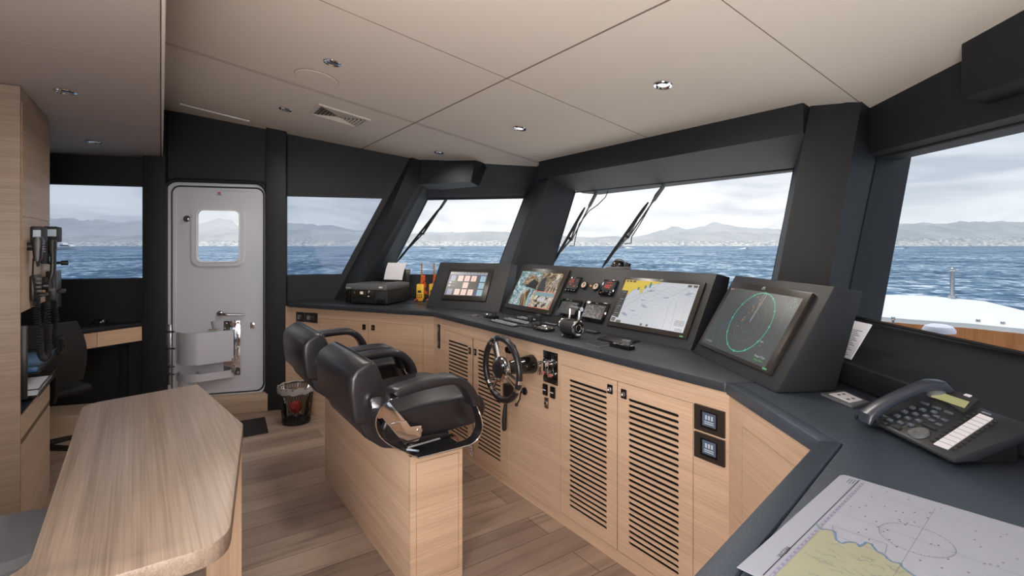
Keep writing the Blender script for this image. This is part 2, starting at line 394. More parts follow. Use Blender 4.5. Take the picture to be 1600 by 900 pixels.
a = B(); a.box(-5.3, 2.5, -2.3, 3.75, 2.68, 2.76); struct('roof', a, 'wheelhouse roof', S, 'white_matt')  # unseen; overhang shaped to keep the sun off the interior

# port wall with two windows and a door
zt, zb = 1.838, 1.142
xT, xB = wx(598), wx(534)
xT = .808; xB = .451
w0 = [(wx(40), wz(150,436.3)), (wx(224), wz(150,436.3)), (wx(224), wz(150,288.7)), (wx(40), wz(150,288.7))]
k = (xT-xB)/(zt-zb)
w1 = [(-.08, zb), (xB, zb), (xT, zt), (-.08, zt)]
dx0, dx1 = wx(262.5), wx(414.5); dz0, dz1 = wz(385,617), wz(340,287)
dr = rr(dx0, dx1, dz0, dz1, .075)
a = B(); a.plate([(-2.95,0),(xB-k*zb+.06,0),(xT+k*(2.7-zt)+.06,2.7),(-2.95,2.7)], [w0, w1, dr], 0, .06, MW)
struct('wall_port', a, 'black upholstered side wall', None, 'wall_black')
def gasket(name, pts, parent, r=.006, mat='rubber'):
    a = B(); a.tube(pts, r, 6, closed=True); return a.build(name, parent, mat=mat)
def window(n, pts, gm, label, off=Vector((0,0,0)), fr=.008, fm='rubber'):
    t = thing('window_%d' % n, label, 'window', Matrix(), kind='structure')
    a = B(); a.add([Vector(p)+off for p in pts], [(0,1,2,3)]); a.build('pane', t, mat=gm, smooth=0)
    gasket('window_frame', pts, t, fr, fm); return t
def wl(loop, y): return [MW @ Vector((x, y, z)) for x, z in loop]
window(1, wl(w0, .03), 'glass_port', 'port window behind the desk', fr=.007)
window(2, wl(w1, .03), 'glass_port', 'port window with a raked front edge', fr=.007)
# W2, W3, W4 glass corner points
G2 = [Vector(p) for p in ((-1.188,4.89,1.12),(-.158,4.70,1.12),(.119,4.95,1.87),(-.86,5.13,1.87))]
G3 = [Vector(p) for p in ((.275,4.335,.98),(1.425,2.865,.98),(1.70,3.055,1.864),(.563,4.533,1.879))]
G4 = [Vector(p) for p in ((1.505,2.30,1.087),(1.505,.2,1.075),(1.80,.2,1.835),(1.80,2.507,1.835))]
window(3, G2, 'glass_front', 'angled front window with one wiper')
window(4, G3, 'glass_front', 'wide centre windscreen with two wipers')
window(5, G4, 'glass_stbd', 'starboard front window over the foredeck')
# panels under the angled windows
def ext(p, q, z): return p+(q-p)*((z-p.z)/(q.z-p.z))
a = B(); bl, brr = ext(G2[0],G2[3],.80), ext(G2[1],G2[2],.80); d = Vector((.03,.16,0))
a.add([G2[0]+Vector((-.4,.06,0)), G2[1]+Vector((.3,-.05,0)), brr+Vector((.3,-.05,0)), bl+Vector((-.4,.06,0))]+[p+d for p in (G2[0]+Vector((-.4,.06,0)), G2[1]+Vector((.3,-.05,0)), brr+Vector((.3,-.05,0)), bl+Vector((-.4,.06,0)))],
      [(0,1,2,3),(4,7,6,5),(0,4,5,1),(3,2,6,7)])
struct('wall_front_port', a, 'black panel under the angled front window', None, 'wall_black')
a = B(); q0, q1 = G3[0]+Vector((-.25,.36,0)), G3[1]+Vector((.2,-.3,0)); d = FW*.12
a.add([q0, q1, q1-FW*.15-Vector((0,0,.4)), q0-FW*.15-Vector((0,0,.4))]+[p+d for p in (q0, q1, q1-FW*.15-Vector((0,0,.4)), q0-FW*.15-Vector((0,0,.4)))], [(0,1,2,3),(4,7,6,5),(0,4,5,1),(3,2,6,7)])
struct('wall_front', a, 'black panel under the centre windscreen', None, 'wall_black')
# starboard ledge
a = B(); y0, y1 = 2.42, .05
a.prism([(1.17,.90),(1.17,.99),(1.20,.99),(1.505,1.075),(1.53,1.075),(1.53,.90)], -y0, -y1, Matrix(((1,0,0,0),(0,0,-1,0),(0,1,0,0),(0,0,0,1))))
struct('wall_starboard_ledge', a, 'dark ledge under the starboard front window', None, 'wall_dark')
a = B(); a.box(1.158, 1.172, .05, 2.35, .925, .994, .003); struct('trim_2', a, 'thin black upstand behind the chart table', None, 'leather_lip')
a = B(); a.box(1.505, 1.75, -.1, .2, .0, 2.6); a.box(1.53, 1.555, .0, 2.4, 0, 1.055)
struct('wall_starboard', a, 'black starboard wall', None, 'wall_black')
a = B(); a.prism([(1.50,-.1),(1.75,-.1),(-.02,-2.5),(-.25,-2.4)], 0, 2.6); struct('wall_starboard', a, 'black starboard side wall behind the chart table', None, 'wall_black')
a = B(); a.plate([(-5.6,0),(2.2,0),(2.2,2.6),(-5.6,2.6)], [rr(-.6,1.7,.35,2.0,.05), rr(-3.0,-1.2,.9,1.9,.05)], -1.95, -1.88)
struct('wall_aft', a, 'oak clad aft wall', S, 'oak_side')

# headers
def solid(pts_in, pts_out):
    b = B(); n = len(pts_in); b.add(list(pts_in)+list(pts_out), [tuple(range(n)), tuple(range(n, 2*n))[::-1]]+[(i, (i+1) % n, n+(i+1) % n, n+i) for i in range(n)]); return b
# centre header, profile in (u,z) extruded along v
vl, vr = UV(G3[3])[1], UV(G3[2])[1]
def prof(v): return [uv(2.60,v,1.955), uv(3.10,v,1.868), uv(3.30,v,1.868), uv(3.30,v,2.60), uv(2.60,v,2.60)]
a = solid(prof(3.36), prof(1.236)); struct('trim_3', a, 'deep black header over the centre windscreen', None, 'wall_black')
# port angled header
def hp(px, pyc, gx, dx):
    c = pc(px, pyc)
    return c
cL, cR = pc(640,249), pc(870,262)
gL, gR = G2[3]+Vector((-.35,.065,0)), G2[2]+Vector((.25,-.045,0))
oo = Vector((.03,.16,0))
a = solid([gL-oo*.35+Vector((0,0,.035)), gL, gL+oo*2+Vector((0,0,.02)), gL+oo*2+Vector((0,0,.6)), cL+Vector((0,0,.35)), cL],
          [gR-oo*.35+Vector((0,0,.035)), gR, gR+oo*2+Vector((0,0,.02)), gR+oo*2+Vector((0,0,.6)), cR+Vector((0,0,.35)), cR])
struct('trim_4', a, 'black header over the angled port front window', None, 'wall_black')
# small boxed housing on the port header
f0, f1 = pY(655.6,288,4.74), pY(735.6,284,4.47); f1b = pY(747.8,291,4.62); f0b = pY(665.6,296,4.98)
c0, c1 = pc(661,249), pc(752,252); up = Vector((0,0,.25))
a = B(); bb = Vector((.06,.35,0))
vs = [f0, f1, f1b, f0b+Vector((0,.15,0)), c0+up, c1+up, c1+Vector((.16,.12,0))+up, c0+Vector((.05,.5,0))+up]
a.add(vs, [(0,1,2,3),(0,4,5,1),(1,5,6,2),(2,6,7,3),(3,7,4,0),(4,7,6,5)])
struct('trim_5', a, 'small black boxed housing on the port header', None, 'wall_black', smooth=20)
# starboard header and housing
a = B(); a.prism([(1.735,1.848),(1.80,1.835),(1.96,1.835),(1.96,2.6),(1.735,2.6)], -2.62, -.0, Matrix(((1,0,0,0),(0,0,-1,0),(0,1,0,0),(0,0,0,1))))
struct('trim_6', a, 'black header over the starboard front window', None, 'wall_black')
a = B(); a.prism([(1.641,1.945),(1.655,1.938),(1.735,1.915),(1.80,1.915),(1.80,2.5),(1.641,2.5)], -1.855, -.35, Matrix(((1,0,0,0),(0,0,-1,0),(0,1,0,0),(0,0,0,1))), bev=.008)
struct('trim_7', a, 'black boxed housing on the starboard header', None, 'wall_black', smooth=20)
# raked pillars: polygon of edge lines (top point, bottom point) extended to z0..z1
def pillar(n, label, edges, z0, z1, zk=None):
    lo = [ext(b_, t_, z0) for t_, b_ in edges]; hi = [ext(b_, t_, zk or z1) for t_, b_ in edges]
    rings = [lo, hi] + ([[Vector((p.x, p.y, z1)) for p in hi]] if zk else [])
    a = B(); a.loft(rings); return struct('trim_%d' % n, a, label, None, 'wall_black', smooth=12)
Lt = MW @ Vector((xT+.05, -.002, zt)); Lb = MW @ Vector((xB+.05, -.002, zb))
e1 = [(Lt, Lb), (pY(654,288,4.74), pY(582,417,4.45)), (pY(661,294,4.83), pY(589,428,4.53)), (G2[3], G2[0]), (G2[3]+Vector((-.05,.3,0)), G2[0]+Vector((-.05,.3,0))), (Lt+Vector((-.1,.3,0)), Lb+Vector((-.1,.3,0)))]
pillar(8, 'raked black pillar beside the printer', e1, .85, 2.42)
R2t, R2b = pY(856.7,281,4.14), pY(806.7,410,3.958)
e2 = [(pY(834,306,4.28), pY(799,408,4.04)), (R2t, R2b), (G3[3], ext(G3[0],G3[3],1.245)), (G3[3]+FW*.12+PT*.14, ext(G3[0],G3[3],1.245)+FW*.12+PT*.14),
      (G2[2]+Vector((.05,.2,0)), ext(G2[1],G2[2],1.256)+Vector((.05,.2,0))), (G2[2], ext(G2[1],G2[2],1.256))]
pillar(9, 'raked black pillar between the angled and centre windows', e2, .85, 2.32, 1.95)
At, Ab = uv(2.6, UV(pY(1257.4,211,2.491))[1], 1.944), pY(1214.8,436,2.346)
e3 = [(pY(1308.4,239.6,2.37), pY(1271.8,442.8,2.23)), (pY(1336.8,213,2.36), pY(1295,445,2.19)), (G4[3], ext(G4[0],G4[3],1.203)), (G4[3]+Vector((.25,.1,0)), ext(G4[0],G4[3],1.203)+Vector((.25,.1,0))),
      (G3[2]+FW*.12-PT*.12, ext(G3[1],G3[2],1.212)+FW*.12-PT*.12), (G3[2], ext(G3[1],G3[2],1.212)), (At, Ab)]
pillar(10, 'broad raked black pillar right of the centre windscreen', e3, .85, 2.30)
# columns on the port wall
for n, (p0, p1, lab) in enumerate(((222,258,'black column left of the white door'), (415.5,447,'black column right of the white door'))):
    yy = -.085; x0 = wx(p0, yy); x1 = wx(p1, yy)
    a = B(); a.box(x0, x1, yy, -.001, 0, 2.5, .006); struct('trim_%d' % (11+n), a, lab, MW, 'wall_black')
a = B(); a.box(wx(258,-.02), wx(415.5,-.02), -.02, -.001, dz1+.03, 2.5); 
struct('trim_13', a, 'black panel above the white door', MW, 'wall_black')
a = B(); a.box(wx(258,-.10), wx(418,-.10), -.10, -.002, 0, wz(385,618,-.10), .004); struct('baseboard_port', a, 'oak sill under the white door', MW, 'oak_side')
a = B(); a.box(wx(60,-.03), wx(222,-.03), -.03, -.002, 0, .09); a.box(wx(447,-.02), .30, -.02, -.002, 0, .05); struct('baseboard_port', a, 'low oak skirting along the side wall', MW, 'oak_side')

# ---------------------------------------------------------------- the door
t = thing('door_1', 'white gloss watertight door with a rounded window and lever handle', 'door', MW, kind='structure')
fx0, fx1 = wx(271), wx(411.5); fz0, fz1 = wz(400,608.5), wz(340,294)
a = B(); a.plate(rr(dx0,dx1,dz0,dz1,.075), [rr(fx0-.013,fx1+.013,fz0-.013,fz1+.013,.066)], -.022, .05); a.build('door_frame', t, mat='white_paint')
a = B(); a.plate(rr(fx0-.016,fx1+.016,fz0-.016,fz1+.016,.068), [rr(fx0,fx1,fz0,fz1,.055)], -.004, .03); a.build('seal', t, mat='rubber')
g0 = hit(MW,308.5,409.5,1,0); g1 = hit(MW,375.5,329,1,0); gl = rr(g0.x,g1.x,g0.z,g1.z,.045)
a = B(); a.plate(rr(fx0,fx1,fz0,fz1,.055), [gl], -.012, .03); leaf = a.build('door_leaf', t, mat='white_paint')
a = B(); a.plate(rr(fx0,fx1,fz0,fz1,.055), [rr(fx0+.022,fx1-.022,fz0+.022,fz1-.022,.045)], -.019, -.0115); a.build('door_rim', leaf, mat='white_paint')
go = rr(g0.x-.037,g1.x+.035,g0.z-.035,g1.z+.035,.07)
a = B(); a.plate(go, [gl], -.027, -.0115); a.build('window_ring', leaf, mat='white_paint')
a = B(); a.tube([(x,-.027,z) for x,z in gl], .006, 6, closed=True); a.build('window_gasket', leaf, mat='white_matt')
a = B(); a.plate(gl, [], .004, .008); a.build('pane', leaf, mat='glass_door', smooth=0)
h = hit(MW,345,490,1,0); a = B(); a.cyl((h.x,-.012,h.z),(h.x,-.03,h.z),.030,.026); a.cyl((h.x,-.03,h.z),(h.x,-.058,h.z),.017)
a.tube([(h.x,-.058,h.z),(h.x+.03,-.066,h.z),(h.x+.10,-.062,h.z-.006),(h.x+.195,-.058,h.z-.01)],[.016,.014,.011,.009],10); a.build('door_handle', t, mat='chrome')
h = hit(MW,293,342,1,0); a = B(); a.cyl((h.x,-.012,h.z),(h.x,-.018,h.z),.026); a.cyl((h.x,-.018,h.z),(h.x,-.045,h.z),.012,.016); a.build('door_knob', t, mat='chrome')
h = hit(MW,395,508,1,0); a = B(); a.box(h.x-.017,h.x+.017,-.018,-.0115,h.z-.024,h.z+.024,.003); a.cyl((h.x,-.018,h.z),(h.x,-.028,h.z),.010); a.build('lock_plate', t, mat='chrome')
h = hit(MW,343,303,1,0); a = B().m('red_label'); a.box(h.x-.012,h.x+.012,-.0145,-.0118,h.z-.001,h.z+.013); a.m('ink_grey'); a.box(h.x-.018,h.x+.018,-.0142,-.0118,h.z-.012,h.z-.005); a.build('door_sticker', t)
q0 = hit(MW,350,501,1,0); q1 = hit(MW,376.5,585,1,0)
a = B(); a.box(q0.x,q1.x,-.02,-.0115,q1.z,q0.z,.004); 
for zz in (q0.z-.02, q1.z+.02, (q0.z+q1.z)/2):
    a.cyl((q1.x-.018,-.02,zz),(q1.x-.018,-.028,zz),.009); a.cyl((q0.x+.018,-.02,zz),(q0.x+.018,-.028,zz),.009)
a.build('mounting_plate', t, mat='chrome')
a = B(); xh = wx(266)
a.box(xh-.018,xh+.018,-.034,-.02,wz(266,600),wz(266,506),.003)
for yy in (517,543,571,583): a.cyl((xh-.03,-.04,wz(266,yy)),(xh+.05,-.06,wz(266,yy)),.007)
a.build('hinge', t, mat='steel')
# curved cover and lower guard of the arm on the door
def band(z0, z1, pts, th=.006):
    n = len(pts); a = B(); vs = []
    for dz in (z0, z1):
        for x, y, s in pts: vs.append((x, y, dz+s))
    for dz in (z0, z1):
        for x, y, s in pts: vs.append((x, y+th, dz+s))
    fs = [(i, i+1, n+i+1, n+i) for i in range(n-1)]+[(2*n+i+1, 2*n+i, 3*n+i, 3*n+i+1) for i in range(n-1)]+[(n+i, n+i+1, 3*n+i+1, 3*n+i) for i in range(n-1)]+[(i+1, i, 2*n+i, 2*n+i+1) for i in range(n-1)]+[(0,n,3*n,2*n),(n-1,3*n-1,4*n-1,2*n-1)]
    return a.add(vs, fs)
yb = -.16
xa = wx(275,-.03); xc = wx(309,yb); xe = wx(365,-.05)
curve = [(xa,-.03,0)]+[(xa+(xc-xa)*i/8, -.03+(yb+.03)*math.sin(math.pi/2*i/8)**.8, 0) for i in range(1,9)]+[(xc+(xe-xc)*i/4, yb+(-.05-yb)*i/4, 0) for i in range(1,5)]
zA, zB = wz(309,571,yb), wz(309,521,yb)
band(zA, zB, curve).build('folding_arm_cover', t, mat='white_paint')
zA, zB = wz(309,598,yb), wz(309,586,yb)
curve2 = [(x, y*.9, 0) for x, y, s in curve]
band(zA, zB, curve2).build('folding_arm_guard', t, mat='white_paint')
a = B()
for px, py in ((364,507),(364,563),(364,577)):
    h = hit(MW,px,py,1,-.05); a.cyl((h.x,-.05,h.z-.025),(h.x,-.05,h.z+.02),.012); a.box(h.x-.02,h.x+.02,-.05,-.02,h.z-.008,h.z+.008)
h = hit(MW,333,512,1,-.10); a.cyl((h.x,-.1,h.z-.01),(h.x-.01,-.1,h.z+.05),.006,.009); a.box(h.x-.03,h.x+.03,-.11,-.08,h.z-.02,h.z-.01)
for px in (280,308):
    for py in (584,600): h = hit(MW,px,py,1,-.12); a.cyl((h.x,-.12,h.z-.02),(h.x,-.12,h.z+.02),.008)
a.build('arm_fitting', t, mat='chrome')
# hood over the door
a = B(); hood = rr(wx(259),wx(418),dz0,dz1+.018,.10)[:14]; hp_ = [(x,-.03,z) for x, z in hood if z > dz1-.13]
a.tube([(p[0],-.035,p[2]) for p in hp_], .016, 8); struct('trim_14', a, 'black hood moulding over the white door', MW, 'wall_dark')
a = B(); p, q = pc(284,161), pc(392,188); a.tube([p-Vector((0,.02,.012)), q-Vector((0,.02,.012))], .006, 8)
one('curtain_rail', a, 'thin white rail at the ceiling above the white door', 'rail', mat='light_white')

# ================================================================ outside
a = B(); a.box(-60000,60000,-2000,60000,-7.2,-6.6)
m, nt, out = newmat('sea'); p = pr(nt, out, rough=.6, spec=.06)
tc = nt.nodes.new('ShaderNodeTexCoord'); mp = nt.nodes.new('ShaderNodeMapping'); mp.inputs['Scale'].default_value = (.30,.24,1); mp.inputs['Rotation'].default_value = (0,0,R(12))
nt.links.new(tc.outputs['Object'], mp.inputs[0])
n1 = nt.nodes.new('ShaderNodeTexNoise'); n1.inputs['Scale'].default_value = 1; n1.inputs['Detail'].default_value = 9; n1.inputs['Roughness'].default_value = .68; n1.inputs['Distortion'].default_value = .7
n2 = nt.nodes.new('ShaderNodeTexNoise'); n2.inputs['Scale'].default_value = .09; n2.inputs['Detail'].default_value = 4
for n in (n1, n2): nt.links.new(mp.outputs[0], n.inputs['Vector'])
ad = nt.nodes.new('ShaderNodeMath'); ad.operation = 'MULTIPLY_ADD'; ad.inputs[1].default_value = .3
nt.links.new(n2.outputs[0], ad.inputs[0]); nt.links.new(n1.outputs[0], ad.inputs[2])
r = ramp(nt, ad.outputs[0], [(.50, (.016,.04,.08)), (.60, (.05,.11,.185)), (.665, (.13,.215,.31)), (.72, (.28,.37,.46)), (.79, (.78,.83,.87))]); nt.links.new(r.outputs[0], p.inputs['Base Color'])  # pale sparkle on the waves is painted into the colour
b = nt.nodes.new('ShaderNodeBump'); b.inputs['Strength'].default_value = .5; b.inputs['Distance'].default_value = 1.2
nt.links.new(n1.outputs[0], b.inputs['Height']); nt.links.new(b.outputs[0], p.inputs['Normal'])
one('sea', a, 'blue choppy sea stretching to the far coast', 'sea', mat='sea', kind='stuff', smooth=0)

def hillmat(name, stops, scale, specks=None, thr=.62):  # distance haze is painted into the colours, which the hills emit unlit
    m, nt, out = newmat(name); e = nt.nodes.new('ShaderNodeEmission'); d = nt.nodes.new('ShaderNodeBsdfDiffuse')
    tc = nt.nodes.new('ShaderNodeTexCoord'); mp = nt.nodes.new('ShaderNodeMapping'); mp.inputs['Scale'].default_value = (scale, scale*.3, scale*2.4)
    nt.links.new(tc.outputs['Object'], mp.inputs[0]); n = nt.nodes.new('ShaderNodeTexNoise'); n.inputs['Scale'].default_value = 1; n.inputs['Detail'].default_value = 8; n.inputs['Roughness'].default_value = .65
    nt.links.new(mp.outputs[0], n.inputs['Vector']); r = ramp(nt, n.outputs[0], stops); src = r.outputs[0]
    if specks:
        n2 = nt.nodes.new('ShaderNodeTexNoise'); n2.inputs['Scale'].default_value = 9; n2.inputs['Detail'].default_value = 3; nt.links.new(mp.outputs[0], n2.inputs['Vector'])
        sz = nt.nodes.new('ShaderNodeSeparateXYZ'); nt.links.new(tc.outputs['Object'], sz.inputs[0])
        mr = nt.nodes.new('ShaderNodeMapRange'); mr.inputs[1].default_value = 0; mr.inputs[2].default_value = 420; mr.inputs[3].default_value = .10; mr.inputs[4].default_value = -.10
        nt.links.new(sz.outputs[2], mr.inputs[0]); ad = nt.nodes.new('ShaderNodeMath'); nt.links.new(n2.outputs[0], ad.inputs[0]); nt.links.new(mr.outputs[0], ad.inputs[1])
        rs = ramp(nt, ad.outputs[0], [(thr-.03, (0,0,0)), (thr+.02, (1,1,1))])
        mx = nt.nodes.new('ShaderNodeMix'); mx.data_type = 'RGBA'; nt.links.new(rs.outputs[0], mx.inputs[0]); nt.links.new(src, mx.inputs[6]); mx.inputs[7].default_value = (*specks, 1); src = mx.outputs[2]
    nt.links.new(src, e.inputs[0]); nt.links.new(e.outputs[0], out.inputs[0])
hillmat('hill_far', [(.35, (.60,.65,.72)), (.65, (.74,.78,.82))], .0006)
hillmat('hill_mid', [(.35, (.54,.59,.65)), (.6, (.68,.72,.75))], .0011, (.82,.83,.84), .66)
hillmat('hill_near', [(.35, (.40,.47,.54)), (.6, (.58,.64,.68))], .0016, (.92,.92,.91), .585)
def ridge(name, prof_, Y, mat, label, rough, seed, depth=2500):
    pts = []; n = 420; vs = []; fs = []; x0, x1 = -500, 2200
    for i in range(n+1):
        px = x0+(x1-x0)*i/n
        for j in range(len(prof_)-1):
            if prof_[j][0] <= px <= prof_[j+1][0]: f = (px-prof_[j][0])/(prof_[j+1][0]-prof_[j][0]); f = f*f*(3-2*f); h = prof_[j][1]*(1-f)+prof_[j+1][1]*f; break
        else: h = prof_[0][1] if px < prof_[0][0] else prof_[-1][1]
        X = (px-800)/F*Y; hh = h/F*Y*1.0
        for kx in range(7):
            q = kx/6; z = hh*(q**.8)*(1+rough*noise.noise(Vector((px*.035, q*3, seed)))*(1+q)*.5 + rough*.4*noise.noise(Vector((px*.15, q*5, seed+5))))
            vs.append((X+(q-.5)*400*noise.noise(Vector((px*.02,q*2,seed))), Y-depth+depth*q, max(z,0)-6.7 if q else -7))
    for i in range(n):
        for k_ in range(6): fs.append((i*7+k_, (i+1)*7+k_, (i+1)*7+k_+1, i*7+k_+1))
    a = B(); a.add(vs, fs); return one(name, a, label, 'mountains', mat=mat, kind='stuff', smooth=60)
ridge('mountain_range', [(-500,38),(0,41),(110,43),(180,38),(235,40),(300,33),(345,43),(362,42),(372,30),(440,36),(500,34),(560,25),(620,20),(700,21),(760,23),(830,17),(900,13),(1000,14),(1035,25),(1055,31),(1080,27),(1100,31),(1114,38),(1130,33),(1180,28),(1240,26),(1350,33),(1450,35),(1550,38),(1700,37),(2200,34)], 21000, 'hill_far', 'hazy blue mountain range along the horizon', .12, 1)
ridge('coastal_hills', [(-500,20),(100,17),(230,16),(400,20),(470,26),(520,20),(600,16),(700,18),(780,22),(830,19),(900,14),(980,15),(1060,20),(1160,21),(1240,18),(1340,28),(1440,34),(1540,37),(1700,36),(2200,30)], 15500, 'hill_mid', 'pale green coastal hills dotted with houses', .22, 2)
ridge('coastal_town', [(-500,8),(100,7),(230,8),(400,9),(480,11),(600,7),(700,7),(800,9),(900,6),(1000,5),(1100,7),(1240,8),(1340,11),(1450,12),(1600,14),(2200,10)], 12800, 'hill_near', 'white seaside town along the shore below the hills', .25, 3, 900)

# boats
def boat(name, px, py, L, ang, label, kind, wake=True, wl_=3, wlabel=None, ws=1):
    Y = (H+6.6)*F/(py-CY); x = (px-CX)/F*Y; M = frame((x, Y, -6.6), ang)
    t = thing(name, label, 'boat', M)
    a = B(); rings = []
    for s_ in range(9):
        q = s_/8; w_ = L*.14*(1-q**3)**.5+.02; sh = L*.09*(1+.5*q*q)
        rings.append([(-L/2+L*q, -w_, sh), (-L/2+L*q, -w_*.6, 0), (-L/2+L*q, w_*.6, 0), (-L/2+L*q, w_, sh)])
    a.loft(rings); a.build('hull', t, mat='white_matt')
    if kind == 'yacht':
        a = B(); a.prism([(-L*.34,L*.08),(L*.24,L*.10),(L*.10,L*.17),(-L*.10,L*.18),(-L*.14,L*.24),(-L*.26,L*.24),(-L*.34,L*.14)], -L*.09, L*.09, ax='y', bev=.02*L); a.build('cabin', t, mat='light_white')
        a = B(); a.prism([(-L*.22,L*.13),(L*.15,L*.13),(L*.08,L*.16),(-L*.22,L*.16)], -L*.095, L*.095, ax='y'); a.build('cabin_window', t, mat='plastic_black')
    else:
        a = B(); a.box(-L*.15, L*.02, -L*.06, L*.06, L*.08, L*.19, .02*L); a.build('console', t, mat='plastic_grey')
        a = B(); a.tube([(-L*.2,-L*.07,L*.1),(-L*.22,-L*.07,L*.26),(-L*.22,L*.07,L*.26),(-L*.2,L*.07,L*.1)], L*.012, 6); a.build('arch', t, mat='steel')
    if wake:
        a = B(); n = 14; vs = []
        for i in range(n+1):
            q = i/n; vs += [(-L*.3-L*wl_*q, -L*(.16+.25*q), .1), (-L*.3-L*wl_*q, 0, .1+L*.10*ws*(1-q)**2), (-L*.3-L*wl_*q, L*(.16+.25*q), .1)]
        a.add(vs, [(i*3+j, (i+1)*3+j, (i+1)*3+j+1, i*3+j+1) for i in range(n) for j in (0,1)])
        one('wake', a, wlabel, 'wake', M, 'foam', kind='stuff')
boat('motor_yacht', 107, 390.5, 58, -8, 'white motor yacht seen through the port window left of the door', 'yacht', wl_=.9, ws=1.6, wlabel='white foam behind the motor yacht left of the door')
boat('speedboat', 692, 388.6, 19, 10, 'small dark speedboat beyond the angled front window', 'rib', wl_=5, wlabel='long white wake behind the small speedboat beyond the angled window', ws=.5)
boat('speedboat', 1168, 389, 17, 5, 'small boat throwing spray beyond the centre windscreen', 'rib', wl_=1.5, wlabel='spray behind the small boat beyond the centre windscreen', ws=2)
boat('speedboat', 1416, 388.4, 18, -3, 'small speedboat seen through the starboard front window', 'rib', wl_=4.5, wlabel='white wake behind the boat in the starboard window', ws=.7)
boat('motor_yacht', 968, 387.6, 48, 185, 'distant white motor yacht behind the wipers of the centre windscreen', 'yacht', wl_=1, wlabel='foam behind the distant yacht near the wipers')

# foredeck
near = [pz(1250,486,.656), pz(1340,492,.656), pz(1420,499,.656), pz(1520,506,.656), pz(1610,515,.656), pz(1760,537,.656)]
far = [pz(1760,510,.656), pz(1610,488,.656), pz(1540,471,.656), pz(1450,462.5,.656), pz(1340,459.5,.656), pz(1250,459.5,.656)]
pl = [(p.x, p.y) for p in near+far]
t = thing('foredeck_lounge', 'sunlit white raised foredeck platform with a teak front outside the starboard window', 'deck platform')
a = B(); a.prism(pl, .61, .66, bev=.01); a.build('deck_top', t, mat='deck_white')
a = B(); pl2 = [(x*.995+.03, y*.995+.03) for x, y in pl]; a.prism(pl2, -.7, .61); a.build('teak_side', t, mat='teak')
a = B(); a.prism([(-3,1.9),(2.3,.3),(7,.6),(11,6),(8,11),(0,9),(-3,6)], -.95, -.7); M_ = Matrix.Translation((0.0,0,0))
a2 = B(); a2.prism([(1.78,2.6),(2.1,-.6),(9,-.6),(12,8),(6,13),(-1,10),(-1.5,6.2),(.9,4.9)], -.9, -.7)
one('foredeck', a2, 'pale foredeck around the white platform', 'deck', mat='deck_white')
f = pz(1488,466.5,.656); a = B(); a.cyl((f.x,f.y+.0,.655),(f.x,f.y,H-(421.5-384)/F*f.y),.028); a.ellipsoid((f.x,f.y,H-(421.5-384)/F*f.y),(.04,.04,.03)); a.cyl((f.x,f.y,.655),(f.x,f.y,.70),.05)
one('flagpole', a, 'thin steel jackstaff on the far edge of the foredeck', 'pole', mat='steel')
f = pz(1467,519,.75); t = thing('deck_dome', 'pale blue rounded dome on the foredeck beside the sill', 'dome', Matrix.Translation(f));  # rounded hatch dome on the deck, not a lamp
a = B(); a.lathe([(.0,.0),(.10,0),(.10,.02),(.085,.045),(.05,.058),(0,.062)]); a.build('dome', t, mat='paper')
a = B(); a.cyl((0,0,-1.45),(0,0,0.0),.03); a.build('post', t, mat='steel')
for i, px in enumerate((1392,1524,1562)):
    f = pz(px,503+i*4,.63); a = B(); a.cyl((f.x,f.y-.03,.56),(f.x,f.y-.03,.66),.012); a.ellipsoid((f.x,f.y-.03,.67),(.02,.02,.02))
    one('deck_stud', a, ('small steel stud at the left of the teak platform edge','small steel stud in the middle of the teak platform edge','small steel stud at the right of the teak platform edge')[i], 'fitting', mat='steel', group='studs on the platform edge')

# wipers, hung outside the glass
def wiper(label, plane, top, mid, tip0, tip1, off, hose=None):
    n = (plane[1]-plane[0]).cross(plane[3]-plane[0]).normalized()
    if n.y < 0: n = -n
    def P(px, py, o_=off):
        r = ray(px, py); o = Vector((0,0,H)); d_ = (plane[0]+n*o_-o).dot(n)/r.dot(n); return o+r*d_
    t = thing('windscreen_wiper', label, 'wiper', Matrix())
    a = B(); A_, M2 = P(*top), P(*mid); a.tube([A_, A_*.7+M2*.3, A_*.65+M2*.35, M2], [.016,.014,.006,.006], 8); a.build('arm', t, mat='plastic_grey')
    a = B(); T0, T1 = P(*tip0, off-.035), P(*tip1, off-.035); a.tube([T0, T0*.9+T1*.1, T0*.1+T1*.9, T1], [.006,.012,.012,.004], 6); a.build('blade', t, mat='rubber')
    a = B(); q = T0*.5+T1*.5; a.tube([T0*.8+T1*.2, q+(M2-q)*.8+Vector((0,0,.0)), T0*.2+T1*.8], .008, 6); a.cyl(M2, q, .012); a.build('bracket', t, mat='plastic_black')
    if hose:
        a = B(); a.tube([P(*p) for p in hose], .004, 6); a.build('hose', t, mat='rubber')
wiper('wiper hanging down the angled front window', G2, (699,309), (662,365), (690,322), (619,411), .07, [(699,309),(685,330),(672,350),(664,362),(661,362)])
wiper('left wiper of the centre windscreen', G3, (934,297), (893,376), (914,324), (862,415), .08, [(951,296),(946,308),(934,320),(920,330),(905,350),(899,372),(897,384),(890,384)])
wiper('right wiper of the centre windscreen, crossing the mountains', G3, (1040,286), (982,371), (1013,316), (941,418), .08, [(1032,294),(1024,304),(1014,325),(1000,350),(987,370),(986,380),(976,381)])
